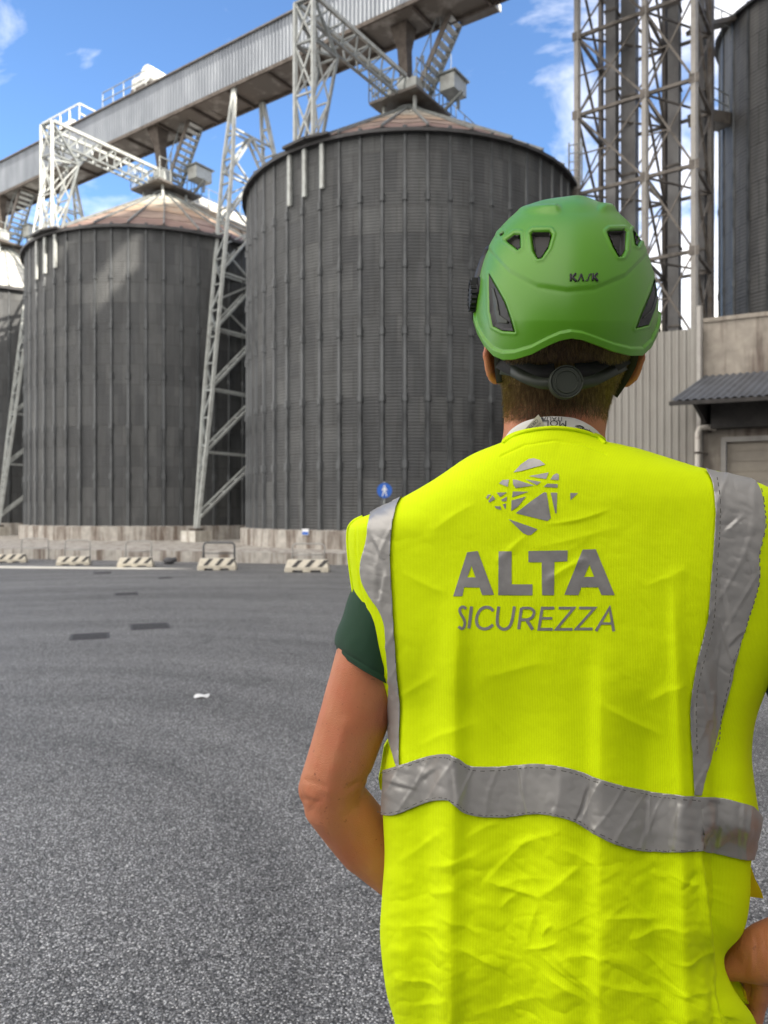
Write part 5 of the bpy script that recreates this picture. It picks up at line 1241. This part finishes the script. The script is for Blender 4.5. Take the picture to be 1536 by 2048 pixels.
s_ = [smooth_st([(200, 1296), (185, 1282), (165, 1284), (152, 1304), (160, 1335), (178, 1365), (190, 1400), (184, 1435), (165, 1448), (143, 1432)], 20),
      stroke([(243, 1278), (222, 1445)], 24), smooth_st([(410, 1312), (385, 1288), (345, 1284), (305, 1310), (282, 1370), (290, 1422), (325, 1448), (370, 1444), (408, 1418)], 22),
      smooth_st([(452, 1278), (440, 1380), (450, 1428), (487, 1452), (530, 1435), (555, 1380), (572, 1278)], 22),
      smooth_st([(605, 1452), (612, 1395), (626, 1288)], 22), smooth_st([(628, 1290), (690, 1290), (722, 1315), (712, 1355), (678, 1376), (618, 1380)], 20), stroke([(665, 1378), (712, 1455)], 24),
      stroke([(878, 1290), (785, 1290), (760, 1452), (866, 1452)], 21), stroke([(776, 1368), (862, 1368)], 18),
      stroke([(912, 1290), (1028, 1290), (893, 1452), (1018, 1452)], 21), stroke([(1068, 1290), (1188, 1290), (1045, 1450), (1172, 1450)], 21),
      stroke([(1198, 1465), (1302, 1288), (1334, 1468)], 22), stroke([(1238, 1408), (1324, 1408)], 17)]
for i, q in enumerate(s_): pass
decal('small_lettering', [Zp(q) for i, q in enumerate(s_) if i not in (5, 6, 8, 12)], BV, .0007, M['logo'], VO, 6, 0)
decal('small_lettering', [Zp(q) for i, q in enumerate(s_) if i in (5, 8)], BV, .0009, M['logo'], VO, 6, 0)
decal('small_lettering', [Zp(q) for i, q in enumerate(s_) if i in (6, 12)], BV, .0009, M['logo'], VO, 6, 0)
lg = [[(565, 250), (620, 190), (680, 148), (720, 142), (765, 155), (808, 190), (720, 212), (640, 235)], [(685, 278), (835, 250), (815, 300), (760, 292)], [(848, 305), (870, 270), (895, 257), (912, 265), (912, 308)],
      [(455, 335), (480, 308), (530, 305), (522, 360)], [(560, 305), (590, 308), (725, 350), (580, 370), (562, 340)], [(658, 303), (775, 322), (745, 347)], [(795, 360), (825, 335), (905, 340), (902, 366)], [(437, 405), (515, 403), (462, 438)],
      [(560, 396), (680, 398), (555, 440)], [(355, 440), (370, 420), (392, 418), (365, 455)], [(372, 470), (405, 425), (425, 455), (380, 480)], [(470, 460), (515, 435), (512, 470), (480, 472)], [(550, 465), (660, 435), (600, 510), (548, 545)],
      [(420, 508), (465, 510), (470, 537), (430, 525)], [(482, 495), (508, 487), (505, 535)], [(583, 562), (700, 470), (800, 402), (818, 405), (850, 600), (825, 622)], [(850, 405), (900, 405), (895, 565), (885, 560)], [(1000, 408), (1060, 408), (1002, 462)], [(527, 608), (750, 685), (700, 728), (670, 730), (640, 715)]]
decal('emblem', [Zp(q) for q in lg], BV, .0007, M['logo'], VO, 6, 0)
# front flap corners showing past the right hip
def flap(pts, m, par=VO, dth=.012):
    top = [W(*p) for p in pts]; bk = [p+Vector((0, dth, 0)) for p in top]; n_ = len(pts); b = MB()
    b.add(top+bk, [tuple(range(n_)), tuple(range(2*n_-1, n_-1, -1))]+[(i, n_+i, n_+(i+1) % n_, (i+1) % n_) for i in range(n_)]); return b.build('side_flap', m, par)
M['orange'] = mat('orange_yellow_lining', (.80, .62, .0), .7, 0, bump=(600, .3, .0005))
flap([(1496, 1725, .90), (1503, 1736, .90), (1510, 1757, .90), (1522, 1780, .90), (1527, 1797, .90), (1518, 1796, .905), (1494, 1793, .91)], M['orange'])
flap([(1450, 1960, .862), (1470, 1955, .90), (1486, 1972, .90), (1495, 1990, .895), (1514, 2012, .89), (1508, 2012, .89), (1480, 2005, .885), (1455, 1985, .87)], M['vest'])
flap([(1487, 1976, .888), (1494, 1986, .888), (1515, 2010, .888), (1509, 2013, .888), (1490, 1998, .888)], M['orange'])
flap([(768, 1495, 1.0), (776, 1482, 1.0), (780, 1500, 1.0), (778, 1560, .99), (772, 1590, .99), (760, 1578, 1.0), (757, 1560, 1.0), (762, 1535, 1.0)], M['vest'])

# ---- T-shirt sleeve
srows = [(770, 1075, 900, 1110, 1090, .95, .91, .055, .055), (722, 1130, 850, 1190, 1160, .95, .92, .058, .058), (702, 1180, 815, 1250, 1215, .95, .925, .057, .057), (684, 1232, 800, 1305, 1268, .95, .93, .056, .056), (668, 1278, 795, 1350, 1312, .952, .932, .055, .055), (675, 1303, 790, 1372, 1345, .952, .932, .053, .053)]
PXs, PYs, Ds = loft(srows, 70, 50, 50, .9); Gs = unproj(PXs, PYs, Ds); Ns = grid_normals(Gs)
if Ns[30, 25, 1] > 0: Ns = -Ns
Hs = .003*(fbm(PXs/35, PYs/60, 4, 3)-.5) - .0012*np.exp(-((np.arange(70)[:, None]-62)/1.2)**2)
Gs = Gs+Ns*Hs[..., None]
SL = mk('t_shirt_sleeve', Gs.reshape(-1, 3), grid_faces(70, 100), M['tee'], PERS, True); sm = SL.modifiers.new('s', 'SOLIDIFY'); sm.thickness = .0025

b = MB(); b.tube([W(1480, 1110, .835), W(1565, 1205, .822), W(1612, 1290, .815), W(1645, 1360, .812)], [.058, .060, .058, .0585], 36, False)
o = b.build('t_shirt_sleeve', M['tee'], PERS, True); sm = o.modifiers.new('s', 'SOLIDIFY'); sm.thickness = .0025

# ---- lanyard
def ribbon(name, up, lo, m, parent, th=.0012):
    U_ = cr_interp(up, 50); L_ = cr_interp(lo, 50); b = MB(); nv = 5; G_ = []
    for k in range(nv):
        f = k/(nv-1); G_.append([W(*(U_[i]*(1-f)+L_[i]*f)) for i in range(50)])
    for row in G_: b.v += [tuple(p) for p in row]
    for k in range(nv-1):
        for i in range(49): b.f.append((k*50+i, k*50+i+1, (k+1)*50+i+1, (k+1)*50+i))
    o = b.build(name, m, parent, True); s2 = o.modifiers.new('s', 'SOLIDIFY'); s2.thickness = th*.5; s2.offset = 0
    return o, BVHTree.FromPolygons([Vector(v) for v in b.v], b.f)
LN, LB = ribbon('lanyard', [(1005, 885, .872), (1020, 862, .852), (1045, 845, .836), (1080, 835, .826), (1115, 833, .822), (1150, 837, .825), (1180, 851, .834), (1200, 868, .85), (1210, 886, .866)],
                [(1010, 905, .868), (1024, 886, .848), (1048, 870, .832), (1082, 862, .822), (1115, 860, .818), (1150, 864, .821), (1180, 878, .830), (1197, 892, .846), (1206, 905, .862)], M['lany'], PERS)
def textpolys(body_, size, cx, cy, rot, sx=1.0, shear=0):
    cu = bpy.data.curves.new('t', 'FONT'); cu.body = body_; cu.size = 1; cu.resolution_u = 3; cu.shear = shear; cu.align_x = 'CENTER'; cu.align_y = 'CENTER'; cu.fill_mode = 'FRONT'
    o = bpy.data.objects.new('t', cu); C.objects.link(o); dg = bpy.context.evaluated_depsgraph_get(); dg.update(); me = bpy.data.meshes.new_from_object(o.evaluated_get(dg)); bpy.data.objects.remove(o); bpy.data.curves.remove(cu)
    c, s = math.cos(rot), math.sin(rot); V = []
    for v in me.vertices:
        x, y = v.co.x*size*sx, -v.co.y*size; V.append((cx+x*c-y*s, cy+x*s+y*c))
    Fs = [tuple(p.vertices) for p in me.polygons]; bpy.data.meshes.remove(me); return V, Fs
def textdecal(name, parts, bv, off, m, parent):
    b = MB()
    for V, Fs in parts: b.add([hit(bv, x, y, off) for x, y in V], Fs)
    return b.build(name, m, parent)
pi = math.pi
textdecal('lanyard_print', [textpolys('MOLI', 17, 1108, 847, pi+.03, 1.25), textpolys('ITALIA', 12, 1104, 838.5, pi+.03, 1.15), textpolys('Contab', 9, 1165, 858, .40, 1, .3)], LB, .0018, M['print'], LN)
b = MB(); sq = catpts([(1150, 853), (1158, 852), (1166, 856), (1160, 859), (1152, 857), (1172, 861), (1180, 864), (1190, 872)], 5)
b.tube([hit(LB, x, y, .0012) for x, y in sq], .0005, 6); b.build('lanyard_scribble', M['print'], LN)
# garment label folded up over the collar
pts = [W(1034, 874, .842), W(1077, 829, .814), (W(1092, 855, .818)), W(1052, 886, .844)]
b = MB(); b.add(pts+[p+Vector((0, .0012, 0)) for p in pts], [(0, 1, 2, 3), (7, 6, 5, 4), (0, 4, 5, 1), (1, 5, 6, 2), (2, 6, 7, 3), (3, 7, 4, 0)])
CT = b.build('garment_label', M['tag'], PERS); TB = BVHTree.FromPolygons([Vector(v) for v in b.v], b.f)
textdecal('label_print', [textpolys('CERTIFIED', 8.5, 1062, 851, 2.42, .95), textpolys('INTERNATIONAL', 5, 1069, 856, 2.42, .85)], TB, .0012, M['stitch'], CT)

# ---- helmet
HX, HTOP = 1134., 397.
def ybot(s):   # s: 0 left .. 1 right across the back
    return np.interp(s, [0, .015, .04, .08, .13, .20, .30, .40, .46, .52, .58, .66, .76, .86, .93, .97, .99, 1], [640, 668, 692, 711, 719, 718, 708, 690, 681, 677, 680, 690, 703, 711, 711, 695, 672, 645])
NRh, NBh, NFh = 260, 360, 140
th = np.concatenate([np.linspace(0, np.pi, NBh, endpoint=False), np.linspace(np.pi, 2*np.pi, NFh, endpoint=False)])
s = (1-np.cos(th))/2; sn = np.abs(np.sin(th)); back = th < np.pi
yb = np.where(back, ybot(s), 640-6*sn); fr = np.linspace(0, 1, NRh)[:, None]
f = np.sin(fr*np.pi/2)**1.0; f = fr*.35+f*.65
p_ = 2.28; wv = (1-np.clip(f, 0, 1)**p_)**(1/p_)
# width profile relative to the level of the rim at the side (y=640)
PYh = yb[None]+(HTOP-yb[None])*f
ylev = np.clip((640-PYh)/(640-HTOP), 0, 1); wlev = (1-ylev**p_)**(1/p_)
wlow = 1-.085*np.clip((PYh-640)/80, 0, 1)**1.4
wl = wlev*wlow
HWID = 183.
PXh = HX+HWID*wl*(-np.cos(th))[None]
hb = .128; hf = .165
Dh = HD-.005+np.where(back[None], -hb*wl*(sn[None]**.92), hf*wl*(sn[None]**.95))
Gh = unproj(PXh, PYh, Dh); Nh = grid_normals(Gh)
if Nh[NRh//2, NBh//2, 1] > 0: Nh = -Nh
def Kp(pts): return [(900+x/3.072, 380+y/3.072) for x, y in pts]
vents = [Kp([(497, 270), (512, 257), (613, 257), (626, 275), (602, 360), (562, 420), (540, 424), (513, 380)]), Kp([(965, 262), (980, 250), (1068, 246), (1082, 262), (1077, 370), (1057, 408), (1035, 410), (1000, 350)]),
         Kp([(345, 312), (400, 273), (430, 274), (433, 355), (418, 368)]), Kp([(1124, 250), (1145, 248), (1182, 290), (1152, 345), (1137, 338)]), Kp([(308, 272), (325, 262), (332, 266), (316, 282)])]
clips = [Kp([(240, 518), (290, 600), (340, 690), (375, 790), (398, 873), (320, 867), (265, 837), (245, 750)]), Kp([(1270, 500), (1284, 560), (1281, 640), (1252, 745), (1218, 832), (1142, 850), (1180, 750), (1235, 620)])]
def sdf(Xp, Yp, poly):
    d = np.full(Xp.shape, 1e9); ins = np.zeros(Xp.shape, bool); n_ = len(poly)
    for i in range(n_):
        x0, y0 = poly[i]; x1, y1 = poly[(i+1) % n_]; ex, ey = x1-x0, y1-y0
        t = np.clip(((Xp-x0)*ex+(Yp-y0)*ey)/(ex*ex+ey*ey), 0, 1); d = np.minimum(d, np.hypot(Xp-x0-t*ex, Yp-y0-t*ey))
        c = ((y0 > Yp) != (y1 > Yp)) & (Xp < ex*(Yp-y0)/(ey if abs(ey) > 1e-9 else 1e-9)+x0); ins ^= c
    return np.where(ins, -d, d)
Hh = np.zeros_like(PXh); bk = np.repeat(back[None], NRh, 0)
for v in vents:
    d = sdf(PXh, PYh, v); Hh += np.where(bk, -.0075*sstep(2.0, -2.0, d)+.0010*np.exp(-((d-5)/3.2)**2), 0)
for v in clips:
    d = sdf(PXh, PYh, v); Hh += np.where(bk, -.003*sstep(1.5, -2.5, d)+.0006*np.exp(-((d-4)/3)**2), 0)
# upper shell step along the crescent line
ycr = np.interp(PXh, [960, 985, 1020, 1075, 1134, 1190, 1250, 1290, 1310], [470, 505, 542, 570, 579, 574, 550, 510, 470])
Hh += np.where(bk, .0011*sstep(7, -7, PYh-ycr)-.0003*np.exp(-((PYh-ycr-5)/5)**2), 0)
# two horn ridges near the crown
for x0, y0, sg in ((1112, 420, -1), (1205, 417, 1)):
    u = (PXh-x0)*sg; Hh += np.where(bk, .0045*np.exp(-((PYh-y0+u*.10*0)/7)**2)*sstep(-14, 4, u)*sstep(120, 0, u)*1.0, 0)
Hh += np.where(bk, .003*sstep(430, 405, PYh)*np.exp(-((PXh-1158)/30)**2), 0)
# rim lip
dist = (yb[None]-PYh); Hh += .0030*sstep(19, 13, dist)
Gh2 = Gh+Nh*Hh[..., None]
hv = list(map(tuple, Gh2.reshape(-1, 3))); hf_ = [f[::-1] for f in grid_faces(NRh, NBh+NFh)]
if (Vector(hv[hf_[100*(NBh+NFh)+NBh//2][1]])-Vector(hv[hf_[100*(NBh+NFh)+NBh//2][0]])).cross(Vector(hv[hf_[100*(NBh+NFh)+NBh//2][2]])-Vector(hv[hf_[100*(NBh+NFh)+NBh//2][1]])).y > 0: hf_ = [f[::-1] for f in hf_]
HEL = empty('safety_helmet', (ctr.x, ctr.y, ctr.z)); HEL.parent = PERS; HEL.location = ctr-PERS.location
HEL.parent = None; HEL.location = ctr; tag(HEL, 'bright green climbing-style safety helmet worn on the head', 'helmet')
HO = mk('shell', hv, hf_, M['helmet'], HEL, True); sm = HO.modifiers.new('s', 'SOLIDIFY'); sm.thickness = .0035
HB_ = BVHTree.FromPolygons([Vector(v) for v in hv], hf_)
# crown cap hole is closed by the converging rows
def shrink(poly, k):
    cx = sum(p[0] for p in poly)/len(poly); cy = sum(p[1] for p in poly)/len(poly); return [(cx+(x-cx)*k, cy+(y-cy)*k) for x, y in poly]
def ventmat():
    m = mat('black_vent_mesh', (.01, .009, .008), .6, 0); t = m.node_tree; b = t.nodes['Principled BSDF']; tc = N(t, 'ShaderNodeTexCoord')
    v = N(t, 'ShaderNodeTexVoronoi'); v.inputs['Scale'].default_value = 620; v.inputs['Randomness'].default_value = .1; t.links.new(tc.outputs['Object'], v.inputs['Vector'])
    c = N(t, 'ShaderNodeValToRGB'); e = c.color_ramp.elements; e[0].position = .35; e[0].color = (.004, .004, .004, 1); e[1].position = .6; e[1].color = (.026, .020, .016, 1); t.links.new(v.outputs['Distance'], c.inputs[0]); t.links.new(c.outputs[0], b.inputs['Base Color'])
    return m
M['ventm'] = ventmat()
for v in vents: decal('vent_mesh', [shrink(v, .99)], HB_, .0012, M['ventm'], HO, 4, .002)
for i, v in enumerate(clips):
    cpo = decal('side_clip', [v], HB_, .0012, M['black'], HO, 5, .003)
decal('clip_slot', [Kp([(262, 608), (276, 606), (300, 690), (312, 770), (368, 812), (362, 822), (300, 815), (285, 760)])], HB_, .0020, M['greystrap'], HO, 5, .001)
decal('clip_slot', [Kp([(1262, 600), (1270, 605), (1262, 680), (1238, 745), (1180, 792), (1178, 784), (1228, 738), (1250, 680)])], HB_, .0020, M['greystrap'], HO, 5, .001)
# maker's lettering
def Kk(pts): return Kp(pts)
ks = [stroke([(741, 515), (741, 562)], 13), stroke([(773, 513), (748, 538)], 13), stroke([(750, 536), (776, 564)], 14), [(781, 562), (800, 515), (808, 515), (824, 562), (814, 562), (804, 533), (791, 562)], [(829, 562), (832, 554), (841, 552), (852, 517), (868, 513), (865, 522), (858, 524), (847, 559)], stroke([(876, 514), (874, 560)], 12), stroke([(904, 512), (881, 537)], 13), stroke([(882, 535), (905, 562)], 14)]
for i, q in enumerate(ks): decal('lettering', [Kk(q)], HB_, .0006+.00008*i, M['print'], HO, 5, .0003)
# ear-muff socket and visor strap on the left
b = MB(); q = [W(978, 494, .90), W(966, 520, .893), W(957, 552, .888), (W(953, 580, .886))]
b.tube(q, .0055, 10, True, (1, .4)); b.tube([W(975, 500, .897), W(958, 545, .90), W(948, 590, .90), W(951, 640, .90)], .0045, 10); b.build('visor_strap', M['black'], HEL, True)
b = MB(); b.tube([W(953, 592, .885), W(940, 592, .885)], .0165, 28); b.tube([W(962, 592, .885), W(953, 592, .885)], .022, 20)
for k in range(18):
    a = 2*pi*k/18; c = W(943, 592, .885); b.bar(c+Vector((.004, .0165*math.cos(a), .0165*math.sin(a))), c+Vector((-.003, .0165*math.cos(a), .0165*math.sin(a))), .003)
b.box(W(952, 572, .882), (.012, .02, .014)); b.build('adjuster_knob', M['black'], HEL, False)
# headband, dial and straps under the rim
PXn, PYn, Dn = loft([(988, 700, 1262, 704, 706, HD, HD, .107, .1), (988, 735, 1262, 735, 750, HD, HD, .104, .1)], 6, 40, 30, .9)
b = MB(); g_ = unproj(PXn, PYn, Dn); b.v = [tuple(v) for v in g_.reshape(-1, 3)]; b.f = grid_faces(6, 70); o = b.build('inner_shell', M['blackcloth'], HEL, True) if 0 else None
def strap(name, pts, wd, m, th=.0016, par=HEL):
    b = MB(); P = [W(*p) for p in catpts(pts, 6)]; n_ = len(P); 
    for i, p in enumerate(P):
        d = (P[min(i+1, n_-1)]-P[max(i-1, 0)]).normalized(); v = (p-CAM).normalized(); a = d.cross(v).normalized()
        b.v += [tuple(p+a*wd/2), tuple(p-a*wd/2)]
    for i in range(n_-1): b.f.append((2*i, 2*i+1, 2*i+3, 2*i+2))
    o = b.build(name, m, par, True); s2 = o.modifiers.new('s', 'SOLIDIFY'); s2.thickness = th; s2.offset = 0; return o
strap('headband', [(1002, 738, .86), (1025, 742, .836), (1050, 755, .819), (1080, 766, .808), (1105, 768, .803)], .0125, M['greystrap'])
strap('headband', [(1158, 768, .803), (1185, 762, .808), (1210, 750, .819), (1235, 737, .838), (1250, 730, .86)], .0125, M['greystrap'])
strap('headband', [(1000, 720, .86), (1030, 735, .834), (1070, 748, .812), (1110, 745, .806)], .020, M['blackcloth'])
strap('headband', [(1150, 745, .806), (1190, 742, .812), (1225, 728, .834), (1252, 712, .86)], .020, M['blackcloth'])
b = MB(); c = W(1131, 765, .800)
for r_, y0, y1 in ((.0182, .004, -.004), (.0155, -.004, -.0052)): b.tube([c+Vector((0, y0, 0)), c+Vector((0, y1, 0))], r_, 40)
o = b.build('size_dial', M['greystrap'], HEL, False)
b = MB(); rr_ = [c+Vector((.0120*math.cos(2*pi*k/36), -.0056, .0120*math.sin(2*pi*k/36))) for k in range(37)]; b.tube(rr_, .0007, 6); rr_ = [c+Vector((.0172*math.cos(2*pi*k/36), -.0046, .0172*math.sin(2*pi*k/36))) for k in range(37)]; b.tube(rr_, .0011, 6); b.build('dial_ring', M['dialr'] if 'dialr' in M else M['greystrap'], o, True)
strap('chin_strap', [(1000, 700, .852), (999, 730, .862), (1003, 765, .872)], .012, M['blackcloth'])
strap('chin_strap', [(1268, 700, .856), (1262, 730, .868), (1245, 762, .880), (1226, 790, .89)], .012, M['blackcloth'])

# ---- hair on the nape
crows = [(992, 610, 1272, 610, 610, HD, HD, .103, .09), (990, 660, 1271, 660, 662, HD, HD, .1015, .09), (998, 715, 1259, 715, 720, HD-.002, HD-.002, .0915, .04), (1004, 755, 1240, 757, 768, HD-.005, HD-.005, .0735, .02), (1010, 785, 1228, 787, 800, HD-.007, HD-.007, .0615, .015), (1030, 800, 1205, 800, 826, HD-.009, HD-.009, .0575, .01)]
PXc, PYc, Dc = loft(crows, 40, 60, 30, .9)
BODYB = BVHTree.FromObject(bo, bpy.context.evaluated_depsgraph_get())
EV = [v.co.copy() for v in me.vertices]; BB = BVHTree.FromPolygons(EV, [tuple(p.vertices) for p in me.polygons])
rs = random.Random(5); hb_ = MB()
capg = unproj(PXc, PYc, Dc)
def strand(x, y, ln, a, lift, wd):
    """short tapered lock hugging the head"""
    p = hit(BB, x, y, .0002); P = [p]; n_ = 4; L_ = ln
    for k in range(1, n_+1):
        f_ = k/n_; P.append(hit(BB, x+L_*math.cos(a)*f_, y+L_*math.sin(a)*f_, .0004+lift*math.sin(f_*2.2)))
    b0 = len(hb_.v)
    sd = Vector((math.sin(a), 0, math.cos(a)))
    for k, q in enumerate(P):
        w_ = wd*(1-k/n_*.85); hb_.v += [tuple(q+sd*w_/2), tuple(q-sd*w_/2)]
    for k in range(n_): hb_.f.append((b0+2*k, b0+2*k+1, b0+2*k+3, b0+2*k+2))
for i in range(26000):
    y = rs.uniform(660, 838); x = rs.uniform(992, 1264)
    edge = 812+12*math.sin((x-1000)*.03)-30*((x-1115)/110)**2*(-.2)
    if y > edge and rs.random() < (y-edge)/28: continue
    if y > 800 and rs.random() < .35: continue
    lim = np.interp(y, [660, 715, 760, 800, 840], [992, 1001, 1008, 1010, 1010]); lim2 = np.interp(y, [660, 715, 760, 800, 840], [1270, 1256, 1234, 1220, 1213])
    if x < lim+1 or x > lim2-1: continue
    cen = (x-1110)/110
    a = pi/2+cen*.35*(-1)+rs.gauss(0, .13)+(.0)
    if rs.random() < .3: a += .5
    dens = max(0, 1-(y-700)/150)
    strand(x, y, rs.uniform(14, 32)*(.55+.6*dens), a, rs.uniform(.0005, .0045)*(.4+dens), rs.uniform(.0003, .0006))
M['hair2'] = M['hair']
hb_.build('hair', M['hair'], PERS, False)
# dark scalp layer under the locks
cm = MB(); sel = capg[:26]; 
cm.v = [tuple(v) for v in sel.reshape(-1, 3)]; cm.f = grid_faces(26, 90); cm.build('scalp_hair', M['hair'], PERS, True)
